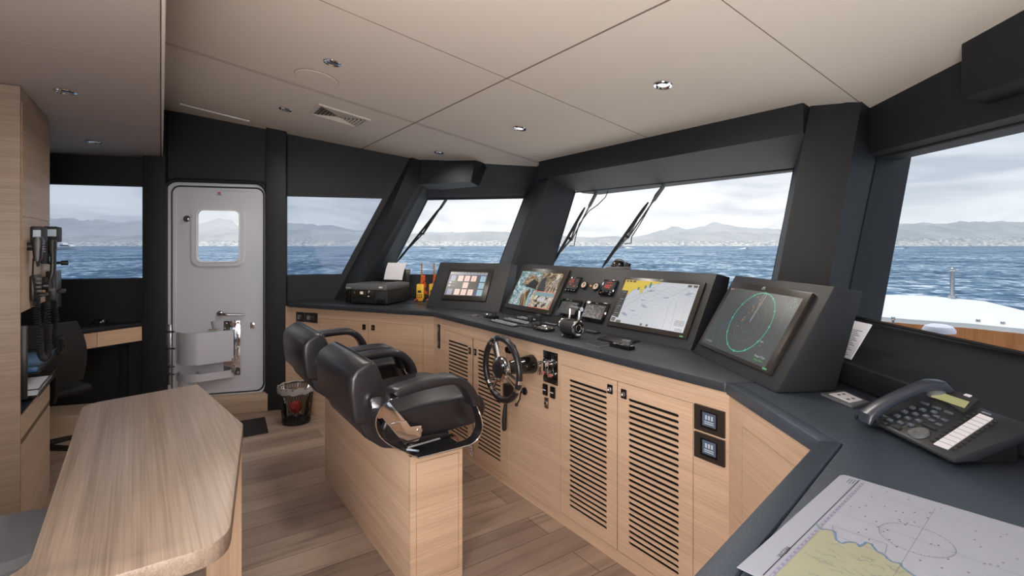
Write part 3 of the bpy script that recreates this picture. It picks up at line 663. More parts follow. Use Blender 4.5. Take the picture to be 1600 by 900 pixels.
# ================================================================ built-in cabinets
def sxz(px, py, y=1.658): h = hit(S, px, py, 1, y); return h.x, h.z
XL, XR = -3.408, -1.041; FY = 1.658; ZU = .884
t = thing('helm_console', 'oak helm console with four slotted vent doors under the dark worktop', 'console', S)
def rect(x0, x1, z0, z1): return [(x0,z0),(x1,z0),(x1,z1),(x0,z1)]
_, dzt = sxz(876,569.4); _, dzb = sxz(876,800.6); dtop2 = sxz(1082.8,631)[1]
doorsx = [(sxz(694.5,520)[0], sxz(738,520)[0]), (sxz(739.5,520)[0], sxz(792,520)[0]), (sxz(875.9,600)[0], sxz(964,600)[0]), (sxz(965,600)[0], sxz(1082.8,600)[0])]
dzt = (dzt+dtop2)/2
a = B(); a.plate(rect(XL+.0, XR, 0, ZU), [rect(p[0]-.002, p[1]+.002, dzb-.002, dzt+.002) for p in ((doorsx[0][0],doorsx[1][1]), (doorsx[2][0],doorsx[3][1]))], FY, FY+.02)
a.build('front_panel', t, mat='oak')
a = B(); a.box(XL+.02, XR-.02, FY+.021, FY+.30, .0, ZU-.002); a.build('carcass', t, mat='slot_dark')
def slots(x0, x1, z_top, z_bot, n, hw):
    out = []
    for i in range(n):
        z = z_top+(z_bot-z_top)*i/(n-1); out.append(rr(x0, x1, z-hw, z+hw, hw*.98, 3))
    return out
_, sz0 = sxz(889.5,594); _, sz1 = sxz(889.5,788.5)
sl = [(sxz(700.7,540)[0], sxz(731,540)[0]), (sxz(746.5,540)[0], sxz(782,540)[0]), (sxz(889.5,600)[0], sxz(948,600)[0]), (sxz(982,600)[0], sxz(1060.5,600)[0])]
lt = [(734,548), (742.5,550), (953.5,608), (975,615.5)]
for i, (x0, x1) in enumerate(doorsx):
    a = B(); a.plate(rect(x0+.001, x1-.001, dzb, dzt), slots(sl[i][0], sl[i][1], sz0, sz1, 26, .0062), FY, FY+.005)
    d = a.build('door', t, mat='oak', smooth=0)
    a = B().m('slot_dark'); a.box(sl[i][0]-.01, sl[i][1]+.01, FY+.017, FY+.0195, sz1-.03, sz0+.03); a.build('vent_backing', d)
    x, z = sxz(*lt[i]); a = B().m('gloss_black'); a.box(x-.016, x+.016, FY-.004, FY+.001, z-.021, z+.021, .002)
    a.m('chrome'); a.tube([(x+.009*math.cos(k*.785), FY-.0045, z+.011*math.sin(k*.785)) for k in range(8)], .002, 6, closed=True); a.m('plastic_grey'); a.box(x-.005, x+.005, FY-.007, FY-.003, z-.008, z+.008, .001)
    a.build('latch', d)
x, z = sxz(686,525); a = B().m('gloss_black'); a.box(x-.020, x+.020, FY-.006, FY, z-.088, z+.085, .003)
a.m('plastic_grey'); a.box(x-.011, x+.011, FY-.009, FY-.005, z+.03, z+.065, .002); a.box(x-.011, x+.011, FY-.009, FY-.005, z-.07, z-.035, .002); a.m('ink_grey').text('0WC', .02, Matrix.Translation((x,FY-.0065,z)) @ Matrix.Rotation(R(90),4,'X'))
one('socket_plate', a, 'tall black socket plate on the oak at the left end of the vented doors', 'switch', S)
for (px, py, lab) in ((1109.5,656.5,'upper brown switch plate with blue screen, right of the vented doors'), (1109.5,700.5,'lower brown switch plate with blue screen, right of the vented doors')):
    x, z = sxz(px, py); M_ = S @ Matrix.Translation((x, FY, z)); t = thing('switch_plate', lab, 'switch', M_, 'switch plates right of the vented doors')
    a = B(); a.plate(rect(-.062,.062,-.047,.047), [rr(-.036,.036,-.032,.032,.003)], -.009, -.001); a.box(-.062,.062,-.0012,0,-.047,.047); a.build('frame', t, mat='screen_bezel')
    a = B().m('gloss_black'); a.box(-.036,.036,-.005,-.001,-.031,.031); a.m('s_plate'); a.box(-.028,.026,-.0062,-.005,-.024,.025)
    a.m('s_white')
    for q in (-.012, 0, .012): a.box(q-.004, q+.003, -.0068,-.006, .0,.016)
    a.box(-.020,.018,-.0068,-.006,-.009,-.006); a.box(-.020,.018,-.0068,-.006,-.016,-.013); a.build('screen', t)
x, z = sxz(735.5,703); a = B().m('paper'); a.box(-.02,.02,-.003,0,-.03,.03)
M_ = S @ Matrix.Translation((sxz(734,703)[0]+.02, FY, sxz(734,703)[1])); a.m('red_label'); 
for q in (rect(-.014,-.009,-.02,.02), rect(-.014,.012,.015,.02), rect(-.014,.012,-.004,.001), rect(.008,.012,-.02,.0)): a.add([(p[0],-.0035,p[1]) for p in q], [(0,1,2,3)])
one('warning_sticker', a, 'small white sticker with red mark low on the vented door behind the chair', 'sticker', M_)

# port cabinet
MP = frame((-.577,3.747,0), -23.5)
def pxz(px, py, y=0): h = hit(MP, px, py, 1, y); return h.x, h.z
t = thing('cabinet', 'plain two-door oak cabinet under the printer', 'cabinet', MP)
pl_, pr_ = pxz(499,520)[0], pxz(661,520)[0]; pm = pxz(575.5,520)[0]; pt_ = pxz(575,503)[1]; pb_ = .20
x0 = pxz(456,520)[0]
a = B(); a.plate(rect(x0, 0, 0, ZU), [rect(pl_-.002, pr_+.002, pb_-.002, pt_+.002)], 0, .02); a.build('front_panel', t, mat='oak')
a = B(); a.box(x0-.075, x0-.005, .0, .02, 0, ZU); a.build('end_panel', t, mat='oak')
a = B(); a.box(x0-.03, -.17, .021, .25, 0, ZU-.002); a.build('carcass', t, mat='slot_dark')
for (q0, q1, lx, ly) in ((pl_, pm-.001, 569,511), (pm+.001, pr_, 583,512)):
    a = B(); a.box(q0+.001, q1-.001, 0, .018, pb_, pt_); d = a.build('door', t, mat='oak')
    x, z = pxz(lx, ly); a = B().m('gloss_black'); a.box(x-.016, x+.016, -.004, .001, z-.021, z+.021, .002); a.m('chrome'); a.cyl((x,-.006,z),(x,-.003,z),.009,seg=12); a.build('latch', d)
for (ax_, ay, bx, by, lab) in ((463.5,487,475.5,503,'narrow dark socket plate at the left end of the port cabinet'),(476.5,488,496.5,504.5,'wider dark switch plate beside the socket on the port cabinet')):
    q0, q1 = pxz(ax_, ay), pxz(bx, by); a = B().m('screen_bezel'); a.box(q0[0], q1[0], -.008, 0, q1[1], q0[1], .002); a.m('steel'); w_ = q1[0]-q0[0]; a.box(q0[0]+w_*.22, q1[0]-w_*.22, -.011, -.007, q1[1]+.022, q0[1]-.022, .001)
    one('switch_plate', a, lab, 'switch', MP, group='plates on the port cabinet')

# starboard cabinet under the chart table
MRr = frame((.7716,1.80,0), -89)
t = thing('cabinet', 'oak cabinet under the chart table at the right', 'cabinet', MRr)
def rxz(px, py): h = hit(MRr, px, py, 1, 0); return h.x, h.z
q = rxz(1159.5,667); q2 = rxz(1243,724)
a = B(); a.plate(rect(0.0,.60,0,ZU), [rect(q[0]-.002,.585,.1,q[1]+.002)], 0, .02); a.build('front_panel', t, mat='oak')
a = B(); a.box(q[0]+.001,.583,.0,.018,.1,q[1]); a.build('door', t, mat='oak')
a = B(); a.box(.03,.62,.021,.24,0,ZU-.002); a.build('carcass', t, mat='slot_dark')
Mi = MRr.inverted(); poly = [(Mi @ Vector((x, y, 0))).xy for x, y in ((.80,1.19),(.30,.665),(-.0,.35),(.30,.12),(1.15,.12),(1.15,1.19))]
a = B(); a.prism(poly, 0, ZU-.001); a.build('side_body', t, mat='oak')

# worktops
SI = S.inverted()
def rs(pts): return [(SI @ Vector((x, y, 0))).xy for x, y in pts]
cB, cC, cD, cE = (-.575,3.69), (.7465,1.777), (.755,1.249), (.0,.463)
left = pz(450,473,.92)
a = B(); a.prism(rs([(left.x,left.y), cB, cC, (1.165,1.80), (1.165,2.38), (1.45,2.70), (.36,4.22), (.1,4.50), (-1.2,4.76), (-1.52,4.53), (-1.97,4.40)]), .884, .92, bev=.006)
one('worktop', a, 'long charcoal leather worktop under the printer and the instrument pods', 'worktop', S, 'leather_top')
t = thing('chart_table', 'dark leather chart table top with a blue-grey sheen painted in, under the chart and phone', 'worktop')
a = B(); n1 = Vector((cE[0]-cD[0], cE[1]-cD[1])).normalized(); k1 = Vector((-n1.y, n1.x))*.046
if k1.x < 0: k1 = -k1
Dx = (.805,1.231); Cx = (.792,1.777); Ex = (cE[0]+k1.x, cE[1]+k1.y)
a.prism([Cx, Dx, Ex, (.25,.08), (1.157,.08), (1.157,1.777)], .884, .9185, bev=.003); a.build('table_top', t, mat='chart_leather')
a = B(); a.prism([(cC[0]+.001,cC[1]-.003), cD, (Dx[0]-.001,Dx[1]+.0005), (Cx[0]-.001,Cx[1]-.003)], .880, .921, bev=.006); a.prism([cD, cE, (Ex[0]-.001,Ex[1]+.001), (Dx[0]-.001,Dx[1]+.001)], .880, .9225, bev=.006); a.build('padded_edge', t, mat='chart_leather')

# ================================================================ instrument pods
def facem(o, right, back, rise):
    """frame whose local x runs right, y up the slope, z out of the sloping face"""
    r = Vector((*right,0)).normalized(); b = Vector((*back,0)).normalized(); u = (b*rise[0]+Vector((0,0,rise[1]))).normalized(); n = r.cross(u)
    return Matrix(((r.x,u.x,n.x,o[0]),(r.y,u.y,n.y,o[1]),(r.z,u.z,n.z,o[2]),(0,0,0,1)))
ZT = 1.266; LEAN = .202; SLEN = math.hypot(LEAN, ZT-.92)
def pod(name, label, o, right, width, bk=.11, drop=.02, botd=.205, lfx=.0):
    r = Vector((*right,0)).normalized(); b = Vector((-r.y, r.x, 0)); 
    M_ = Matrix(((r.x,b.x,0,o.x),(r.y,b.y,0,o.y),(0,0,1,.92),(0,0,0,1)))
    t = thing(name, label, 'instrument console', M_)
    a = B(); a.prism([(0,0),(LEAN,ZT-.92),(LEAN+bk,ZT-.92-drop),(botd,0)], 0, width, ax='x', bev=.004); a.build('housing', t, mat='pod_black')
    return t, facem(o+Vector((0,0,0)), right, (b.x,b.y), (LEAN, ZT-.92))
oA = Vector((*pz(664.9,480.4,.92).xy,.92)); rA = pz(780,487.8,.92)-pz(664.9,480.4,.92)
tA, MA = pod('instrument_pod', 'small black instrument pod with a touch panel beside the yellow radios', oA, (rA.x,rA.y), rA.length)
oB = Vector((*pz(781.8,488.9,.92).xy,.92)); rB = pz(1078.9,548.4,.92)-pz(781.8,488.9,.92)
tB, MB_ = pod('instrument_pod', 'wide black instrument pod holding two large monitors and the small displays', oB, (rB.x,rB.y), rB.length)
oC = Vector((*pz(1081.5,550.7,.92).xy,.92)); rC = pz(1212.7,613.9,.92)-pz(1081.5,550.7,.92)
tC, MC = pod('instrument_pod', 'black instrument pod at the right corner with the radar monitor', oC, (rC.x,rC.y), rC.length, bk=.10)
def on(M_, px, py): h = hit(M_, px, py, 2, 0); return h.x, h.y
def rectfit(M_, pts):
    q = [on(M_, *p) for p in pts]  # TL TR BR BL
    return (q[0][0]+q[3][0])/2, (q[1][0]+q[2][0])/2, (q[2][1]+q[3][1])/2, (q[0][1]+q[1][1])/2
def monitor(name, label, cat, M_, outer, inner, th=.012, bez='screen_bezel', group=None):
    x0, x1, y0, y1 = outer; M2 = M_ @ Matrix.Translation(((x0+x1)/2, (y0+y1)/2, 0.0005))
    t = thing(name, label, cat, M2, group); w_, h_ = (x1-x0)/2, (y1-y0)/2
    a = B(); a.box(-w_, w_, -h_, h_, 0, th, .003); a.build('bezel', t, mat=bez)
    cx, cy = (x0+x1)/2, (y0+y1)/2
    return t, (inner[0]-cx, inner[1]-cx, inner[2]-cy, inner[3]-cy), th+.0004
def screen(t, a): return a.build('screen', t, smooth=0)

# touch panel on pod A
o_ = rectfit(MA, [(704,420.5),(771.5,421.5),(760,472),(689,468)]); i_ = rectfit(MA, [(706,425.5),(764.5,426.8),(754,464.8),(695,461.5)])
t, (x0,x1,y0,y1), z = monitor('touch_panel', 'touch panel showing rows of pink and blue tiles, in the small pod', 'screen', MA, o_, i_)
a = B(); W_, H_ = x1-x0, y1-y0
def tile(x, y, w_, h_, mat, zz): a.m(mat); a.flat([(x0+W_*x,y0+H_*y),(x0+W_*(x+w_),y0+H_*y),(x0+W_*(x+w_),y0+H_*(y+h_)),(x0+W_*x,y0+H_*(y+h_))], zz)
tile(0,0,1,1,'s_bg',z); tile(0,.845,1,.02,'s_navy',z+.0003)
for k in range(11): tile(.02+k*.089,.88,.07,.09,'s_white',z+.0003); tile(.038+k*.089,.90,.034,.045,'s_bg',z+.0006)
for (x, y, mat) in [(.03,.60,'s_lav'),(.03,.03,'s_lav')]+[(.23+.175*k,.60,'s_pink') for k in range(3)]+[(.405,.315,'s_pink')]+[(.23+.175*k,.03,'s_pink') for k in range(3)]+[(.82,.60-.285*k,'s_lblue') for k in range(3)]:
    tile(x,y,.155,.235,mat,z+.0003); tile(x,y,.022,.235,{'s_pink':'s_brown','s_lblue':'s_blue','s_lav':'s_navy'}[mat],z+.0006)
    for k in range(3): tile(x+.05,y+.05+.06*k,.07,.012,'s_line' if mat!='s_pink' else 's_orange',z+.0006)
for y in (.50,.37): tile(.04,y,.06,.07,'s_white',z+.0003); tile(.125,y+.02,.09,.02,'s_line',z+.0003)
screen(t, a)

# camera monitor on pod B
o_ = rectfit(MB_, [(818,418),(892.5,425.5),(861,493),(788.5,482)]); i_ = rectfit(MB_, [(822,424.5),(884,430.5),(858.5,485.7),(794,475)])
t, (x0,x1,y0,y1), z = monitor('monitor', 'monitor showing four deck camera views, left in the wide pod', 'screen', MB_, o_, i_, .014, 'screen_bezel')
W_, H_ = x1-x0, y1-y0; a = B(); mxx = .52
def P2(x, y): return (x0+W_*x, y0+H_*y)
a.m('cam_sea').flat([P2(0,.5),P2(mxx,.5),P2(mxx,1),P2(0,1)], z); a.m('cam_deck').flat([P2(mxx,.46),P2(1,.46),P2(1,1),P2(mxx,1)], z)
a.m('cam_sea').flat([P2(0,0),P2(mxx,0),P2(mxx,.5),P2(0,.5)], z); a.m('cam_room').flat([P2(mxx,0),P2(1,0),P2(1,.46),P2(mxx,.46)], z)
a.m('cam_deck'); a.flat([P2(.14,.62),P2(.28,.56),P2(.5,.5),P2(.5,.80),P2(.40,.92),P2(.25,.93),P2(.16,.80)], z+.0003)
a.m('s_black'); a.flat([P2(.24,.55),P2(.52,.50),P2(.52,.70),P2(.38,.78)], z+.0005); a.m('s_white').poly2([P2(.16,.62),P2(.18,.80),P2(.28,.90),P2(.42,.88),P2(.5,.78)], .003, z+.0006)
a.m('s_brown').flat([P2(.30,.0),P2(.42,0),P2(.40,.5),P2(.30,.38),P2(.22,.3)], z+.0003)
a.m('s_cream'); 
for k in range(7): a.line2(P2(.05+.07*k,.0), P2(.245,.49), .0025, z+.0005)
a.m('s_white').line2(P2(.16,0), P2(.245,.49), .007, z+.0006); a.m('s_yellow').line2(P2(.42,.0), P2(.28,.48), .003, z+.0006)
a.m('s_black').flat([P2(.56,.46),P2(.72,.46),P2(.66,.9),P2(.56,.8)], z+.0003)
a.m('s_white'); 
for k in range(4): a.line2(P2(.74+.08*k,.46), P2(.92,.93), .004, z+.0004)
a.m('s_cream').ellipsoid((*P2(.91,.91), z), (.018,.018,.0004), seg=12, rings=4)
a.m('s_line')
for k in range(4): a.line2(P2(.56+.04*k,.5), P2(.60+.05*k,.9), .002, z+.0004)
rnd = random.Random(3)
for k in range(26):
    cx, cy = .58+rnd.random()*.38, .04+rnd.random()*.26; a.m(('s_brown','s_white','s_cream','s_black','s_white')[k % 5]); r_ = .015+.03*rnd.random()
    a.flat([P2(cx+r_*math.cos(q), cy+r_*1.5*math.sin(q)) for q in (0,1.2,2.1,3.4,4.6)], z+.0003+k*.00001)
a.m('s_teal').flat([P2(.54,.34),P2(1,.34),P2(1,.44),P2(.56,.44)], z+.0003)
a.m('s_red').poly2([P2(mxx,.005),P2(.997,.005),P2(.997,.46),P2(mxx,.46)], .0025, z+.0008, closed=True)
screen(t, a)
a = B().m('s_white').text('iPS', .012, Matrix.Translation((0,(o_[3]-o_[2])/2-.010,z))); a.build('logo', t, smooth=0); a = B().m('led_green').box((o_[1]-o_[0])/2-.03,(o_[1]-o_[0])/2-.018,-(o_[3]-o_[2])/2+.007,-(o_[3]-o_[2])/2+.011,z-.001,z+.0005); a.build('power_light', t, smooth=0)

# chart plotter on pod B
o_ = rectfit(MB_, [(980,435.5),(1107,441.5),(1072.5,532.5),(948,508)]); i_ = rectfit(MB_, [(982,438),(1096.3,448.5),(1068.5,523),(955,502.5)])
t, (x0,x1,y0,y1), z = monitor('monitor', 'chart plotter monitor with yellow coast and pale sea, right in the wide pod', 'screen', MB_, o_, i_, .014)
W_, H_ = x1-x0, y1-y0; a = B()
a.m('s_white').flat([P2(0,0),P2(1,0),P2(1,1),P2(0,1)], z)
a.m('s_yellow'); coast = [(0,1),(0,.55),(.10,.60),(.13,.70),(.17,.77),(.22,.80),(.27,.79),(.28,.70),(.31,.72),(.31,.80),(.34,.84),(.37,.93),(.42,.92),(.45,.95),(.50,.96),(.52,1)]
tri = geometry.tessellate_polygon([[Vector((*p,0)) for p in coast]]); a.add([(*P2(*p), z+.0003) for p in coast], [tuple(q) for q in tri])
a.m('s_blue').poly2([P2(*p) for p in coast[1:-1]], .0014, z+.0005)
a.m('s_dgreen'); 
for (x, y) in ((.235,.81),(.325,.86),(.385,.94),(.385,.88)): a.flat([P2(x-.012,y-.03),P2(x+.012,y-.03),P2(x+.014,y+.03),P2(x-.01,y+.04)], z+.0005)
a.m('s_mid').flat([P2(.0,.13),P2(.10,.10),P2(.10,.74),P2(.0,.74)], z+.0006); a.m('s_line')
for k in range(11): a.line2(P2(.02,.70-.055*k), P2(.08-.02*(k % 3),.70-.055*k), .0035 if k % 3 == 0 else .0015, z+.0008)
a.m('s_line')
for (p, q) in (((.10,.52),(.44,.82)),((.12,.34),(.52,.98)),((.35,.46),(.62,.68)),((.15,.44),(.30,.55)),((.30,.20),(.36,.23)),((.74,.0),(.72,.62)),((.84,.0),(.80,.62))): a.line2(P2(*p), P2(*q), .0012, z+.0004)
for k in range(4):
    pts = []
    for j in range(13): xx = .34+.055*j; pts.append(P2(xx, .80-.05*k+.05*math.sin(j*1.3+k)+.012*j))
    a.poly2(pts, .0008, z+.0004)
a.m('s_line')
for i in range(13):
    for j in range(9):
        x = .14+.066*i+.01*((j*7) % 3); y = .06+.085*j
        if y < .72 or x > .55: a.flat([P2(x,y),P2(x+.009,y),P2(x+.009,y+.008),P2(x,y+.008)], z+.0004)
a.m('s_navy')
for (x, y) in ((.40,.77),(.44,.79),(.36,.56),(.39,.44),(.42,.41),(.65,.66),(.92,.80),(.90,.77),(.15,.22),(.17,.20),(.19,.18),(.27,.30)): a.line2(P2(x-.03,y), P2(x+.035,y+.004), .0026, z+.0006)
a.m('s_orange').line2(P2(.905,.86), P2(.93,.12), .0012, z+.0004); a.m('s_lgreen')
for (x, y) in ((.41,.80),(.36,.47),(.15,.25),(.19,.15)): a.flat([P2(x,y),P2(x+.01,y),P2(x+.005,y+.02)], z+.0007)
a.m('s_bg')
for (x, y, w_, h_) in ((.02,.945,.035,.045),(.07,.945,.035,.045),(.12,.945,.045,.045),(.87,.93,.05,.05),(.94,.93,.05,.05),(.01,.01,.06,.09),(.09,.0,.07,.05),(.44,.01,.03,.045),(.52,.01,.03,.045)): a.flat([P2(x,y),P2(x+w_,y),P2(x+w_,y+h_),P2(x,y+h_)], z+.0008)
a.m('ink_grey')
for k in range(6): a.line2(P2(.86,.22-.02*k), P2(.98,.22-.02*k), .0018, z+.0006); 
for k in range(3): a.line2(P2(.89,.06-.018*k), P2(.98,.06-.018*k), .0018, z+.0006)
screen(t, a)
a = B().m('s_white').text('iPS', .016, Matrix.Translation((0,(o_[3]-o_[2])/2-.004-.003,z))); a.build('logo', t, smooth=0); a = B().m('led_green').box((o_[1]-o_[0])/2-.04,(o_[1]-o_[0])/2-.02,-(o_[3]-o_[2])/2+.006,-(o_[3]-o_[2])/2+.011,z-.001,z+.0005); a.build('power_light', t, smooth=0)

# radar monitor on pod C
o_ = rectfit(MC, [(1149.5,443),(1275.5,462),(1208,586),(1096,541)]); i_ = rectfit(MC, [(1151,452),(1266,471),(1199,574),(1098,539)])
o_ = rectfit(MC, [(1150,442.5),(1276,461.5),(1206.5,586.5),(1094,541)])
t, (x0,x1,y0,y1), z = monitor('monitor', 'radar monitor with green range rings on grey, in the right pod', 'screen', MC, o_, i_, .016)
W_, H_ = x1-x0, y1-y0; a = B(); a.m('s_grey').flat([P2(0,0),P2(1,0),P2(1,1),P2(0,1)], z)
def ring(cx, cy, r_, wd, mat, a0=0, a1=360, n=60, zz=.0004):
    pts = [(cx+r_*math.cos(R(a0+(a1-a0)*k/n)), cy+r_*math.sin(R(a0+(a1-a0)*k/n))) for k in range(n+1)]
    pts = [p for p in pts]; a.m(mat)
    for k in range(n):
        if all(x0 <= p[0] <= x1 and y0 <= p[1] <= y1 for p in (pts[k], pts[k+1])): a.line2(pts[k], pts[k+1], wd, z+zz)
c_ = hit(MC,1178,503,2,0); oc = ((o_[0]+o_[1])/2, (o_[2]+o_[3])/2); cc = (c_.x-oc[0], c_.y-oc[1]); RR = H_*.475
c_ = (0,0); e0 = on(MC,1197,461.5); e1 = on(MC,1157,552.5); cc = ((e0[0]+e1[0])/2-oc[0], (e0[1]+e1[1])/2-oc[1]); RR = math.dist(e0, e1)/2
cc = (min(cc[0], x1-RR), max(y0+RR+.002, min(cc[1], y1-RR-.002)))
for r_ in (.35, .66): ring(*cc, RR*r_, .0012, 's_dgreen')
for r_ in (1.38, 1.72, 2.1): ring(*cc, RR*r_, .0010, 's_dgreen')
ring(*cc, RR, .0030, 's_green')
a.m('s_green')
for k in range(12): q = R(30*k); x, y = cc[0]+RR*math.cos(q), cc[1]+RR*math.sin(q); a.flat([(x-.004,y-.004),(x+.004,y-.004),(x+.004,y+.004),(x-.004,y+.004)], z+.0008)
a.m('s_white').line2(cc, (cc[0]+.012, cc[1]+RR*.97), .0022, z+.0008); a.line2(cc, (cc[0]-.004, cc[1]+RR*.97), .001, z+.0008)
a.m('s_blue').line2((cc[0]-.18*1.0, cc[1]-RR*.55), (cc[0]-.02, cc[1]+RR*.80), .0016, z+.0007)
a.m('s_orange')
for (x, y) in ((-.28,.50),(-.22,.44),(-.05,.62),(-.2,.35),(-.33,.25),(-.40,.08),(-.45,-.05),(-.50,-.25),(-.42,.0),(-.30,.80),(-.12,.74)): a.flat([(cc[0]+RR*x,cc[1]+RR*y),(cc[0]+RR*x+.006,cc[1]+RR*y+.002),(cc[0]+RR*x+.004,cc[1]+RR*y+.008)], z+.0008)
a.m('s_white').text('Range 0.75nm', .011, Matrix.Translation((x1-.055, y0+.030, z+.0008))); a.m('s_lgreen').text('Rings 0.25nm', .010, Matrix.Translation((x1-.055, y0+.016, z+.0008)))
a.m('s_white').text('Depth', .009, Matrix.Translation((x1-.09, y0+.085, z+.0008))); a.text('---', .010, Matrix.Translation((x1-.09, y0+.070, z+.0008)))
a.text('o  N 43 37.02', .009, Matrix.Translation((x0+.05, y0+.018, z+.0008)))
a.m('s_white').flat([(x0+.004,y1-.012),(x0+.010,y1-.012),(x0+.010,y1-.006),(x0+.004,y1-.006)], z+.0008); a.m('s_red').flat([(x0+.020,y1-.012),(x0+.026,y1-.012),(x0+.026,y1-.006),(x0+.020,y1-.006)], z+.0008)
ring(x1-.035, y1-.03, .022, .0018, 's_line', 60, 250, 20, .0006); ring(x1-.028, y1-.03, .014, .0018, 's_line', 0, 360, 20, .0006)
screen(t, a)
a = B().m('s_white').text('iPS', .018, Matrix.Translation((-.015,(o_[3]-o_[2])/2-.011,z))); a.build('logo', t, smooth=0); a = B().m('led_green').box((o_[1]-o_[0])/2-.042,(o_[1]-o_[0])/2-.018,-(o_[3]-o_[2])/2+.009,-(o_[3]-o_[2])/2+.015,z-.001,z+.0005); a.build('power_light', t, smooth=0)

# small instruments on pod B
def small(label, pts, contents, name='instrument_display', cat='display', th=.014, bez='gloss_black', group=None):
    o_ = rectfit(MB_, pts); M2 = MB_ @ Matrix.Translation(((o_[0]+o_[1])/2, (o_[2]+o_[3])/2, .0005)); t = thing(name, label, cat, M2, group)
    w_, h_ = (o_[1]-o_[0])/2, (o_[3]-o_[2])/2; a = B(); a.box(-w_,w_,-h_,h_,0,th,.003); a.build('bezel', t, mat=bez); a = B(); contents(a, w_, h_, th+.0005, t); a.build('screen', t, smooth=0)
def T(x, y, z): return Matrix.Translation((x, y, z))
def c1(a, w_, h_, z, t):
    a.m('s_mid').flat([(-w_*.86,-h_*.62),(w_*.86,-h_*.62),(w_*.86,h_*.78),(-w_*.86,h_*.78)], z-.0003)
    a.m('s_red').text('STBY', h_*.32, T(-w_*.25,h_*.55,z)).text('AUTO', h_*.30, T(-w_*.3,h_*.25,z)).text('5', h_*.36, T(w_*.6,h_*.45,z)).text('00', h_*.30, T(-w_*.25,-h_*.08,z)).text('0.0', h_*.30, T(w_*.42,-h_*.25,z)).text('2', h_*.24, T(-w_*.4,-h_*.42,z))
    a.m('s_white').text('Simrad', h_*.14, T(0,h_*.88,z)); a.m('s_line')
    for k in range(4): a.flat([(-w_*.75+k*w_*.45,-h_*.85),(-w_*.55+k*w_*.45,-h_*.85),(-w_*.55+k*w_*.45,-h_*.76),(-w_*.75+k*w_*.45,-h_*.76)], z)
def c2(a, w_, h_, z, t):
    a.m('s_mid').flat([(-w_*.86,-h_*.35),(w_*.86,-h_*.35),(w_*.86,h_*.78),(-w_*.86,h_*.78)], z-.0003)
    a.m('s_red').text('HEADING', h_*.22, T(0,h_*.60,z)).text('032\u00b0', h_*.62, T(0,h_*.12,z)); a.m('s_white').text('Simrad', h_*.14, T(0,h_*.88,z))
    a.m('s_red').flat([(-w_*.8,-h_*.75),(-w_*.66,-h_*.75),(-w_*.66,-h_*.66),(-w_*.8,-h_*.66)], z); a.m('s_line').flat([(w_*.45,-h_*.6),(w_*.7,-h_*.6),(w_*.7,-h_*.5),(w_*.45,-h_*.5)], z).flat([(w_*.45,-h_*.85),(w_*.7,-h_*.85),(w_*.7,-h_*.75),(w_*.45,-h_*.75)], z)
    b = B(); b.cyl((-w_*.2,-h_*.62,z-.001),(-w_*.2,-h_*.62,z+.014),h_*.2,h_*.16,18); b.build('knob', t, mat='plastic_black')
small('small black display with red STBY and AUTO text, right of the camera monitor', [(891,432.5),(910.5,434.5),(900.5,457.5),(882.5,455.5)], c1, th=.010)
small('small black display with large red heading digits and a knob', [(945,437.5),(968.5,439.5),(956.5,464.5),(937,461)], c2, th=.010)
def c3(a, w_, h_, z, t):
    a.m('s_mid').flat([(-w_*.8,-h_*.62),(w_*.8,-h_*.62),(w_*.8,h_*.72),(-w_*.8,h_*.72)], z-.0003)
    a.m('s_line').poly2([(w_*.18+h_*.5*math.cos(R(k*15)), h_*.5*math.sin(R(k*15))-h_*.05) for k in range(-2,15)], .0012, z)
    a.poly2([(w_*.18+h_*.36*math.cos(R(k*15)), h_*.36*math.sin(R(k*15))-h_*.05) for k in range(-2,15)], .0008, z)
    for yy in (.4,-.25): a.poly2([(-w_*.5+h_*.18*math.cos(R(k*30)), h_*yy+h_*.18*math.sin(R(k*30))) for k in range(-1,8)], .0008, z)
    a.m('s_white').text('1.0', h_*.22, T(w_*.18,-h_*.02,z)).text('0 rpm', h_*.13, T(w_*.55,h_*.58,z)).text('MTU', h_*.13, T(0,h_*.86,z)); a.m('s_red').poly2([(w_*.18+h_*.56*math.cos(R(k*10)), h_*.56*math.sin(R(k*10))-h_*.05) for k in range(-2,4)], .0020, z)
    a.m('led_green').flat([(-w_*.9,h_*.84),(-w_*.84,h_*.84),(-w_*.84,h_*.9),(-w_*.9,h_*.9)], z); a.m('s_yellow').flat([(w_*.32,h_*.55),(w_*.36,h_*.55),(w_*.36,h_*.64),(w_*.32,h_*.64)], z)
small('engine display with gauge dials behind the throttle, left of the two', [(879.5,467.5),(911.5,470.5),(899,499.5),(866.5,493)], c3, 'engine_display', th=.008)
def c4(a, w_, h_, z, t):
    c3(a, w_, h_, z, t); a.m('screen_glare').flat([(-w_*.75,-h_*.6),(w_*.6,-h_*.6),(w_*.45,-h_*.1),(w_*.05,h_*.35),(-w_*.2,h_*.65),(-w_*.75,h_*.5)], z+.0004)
small('engine display with pale glare behind the throttle, right of the two', [(915.5,470.5),(955,475.5),(941.5,508),(905,500)], c4, 'engine_display', th=.008)
for px, py, lab in ((914,446.3,'round red lit gauge nearer the camera monitor'), (932.5,448.8,'round red lit gauge nearer the heading display')):
    x, y = on(MB_, px, py); M2 = MB_ @ T(x, y, 0); t = thing('gauge', lab, 'gauge', M2, 'pair of round gauges'); a = B(); a.lathe([(.0,0),(.026,0),(.026,.012),(.022,.016),(.020,.012),(0,.012)]); a.build('rim', t, mat='plastic_black')
    a = B(); a.m('s_cream').cyl((0,0,.0118),(0,0,.0128),.019,seg=24); a.m('s_red').ellipsoid((0,-.008,.013),(.006,.005,.0006),seg=10,rings=4); a.m('s_bg').ellipsoid((0,.004,.0129),(.009,.008,.0006),seg=12,rings=4); a.m('s_red')
    a.line2((0,0),(.010,.008),.0014,.0138); a.build('dial', t, smooth=0)
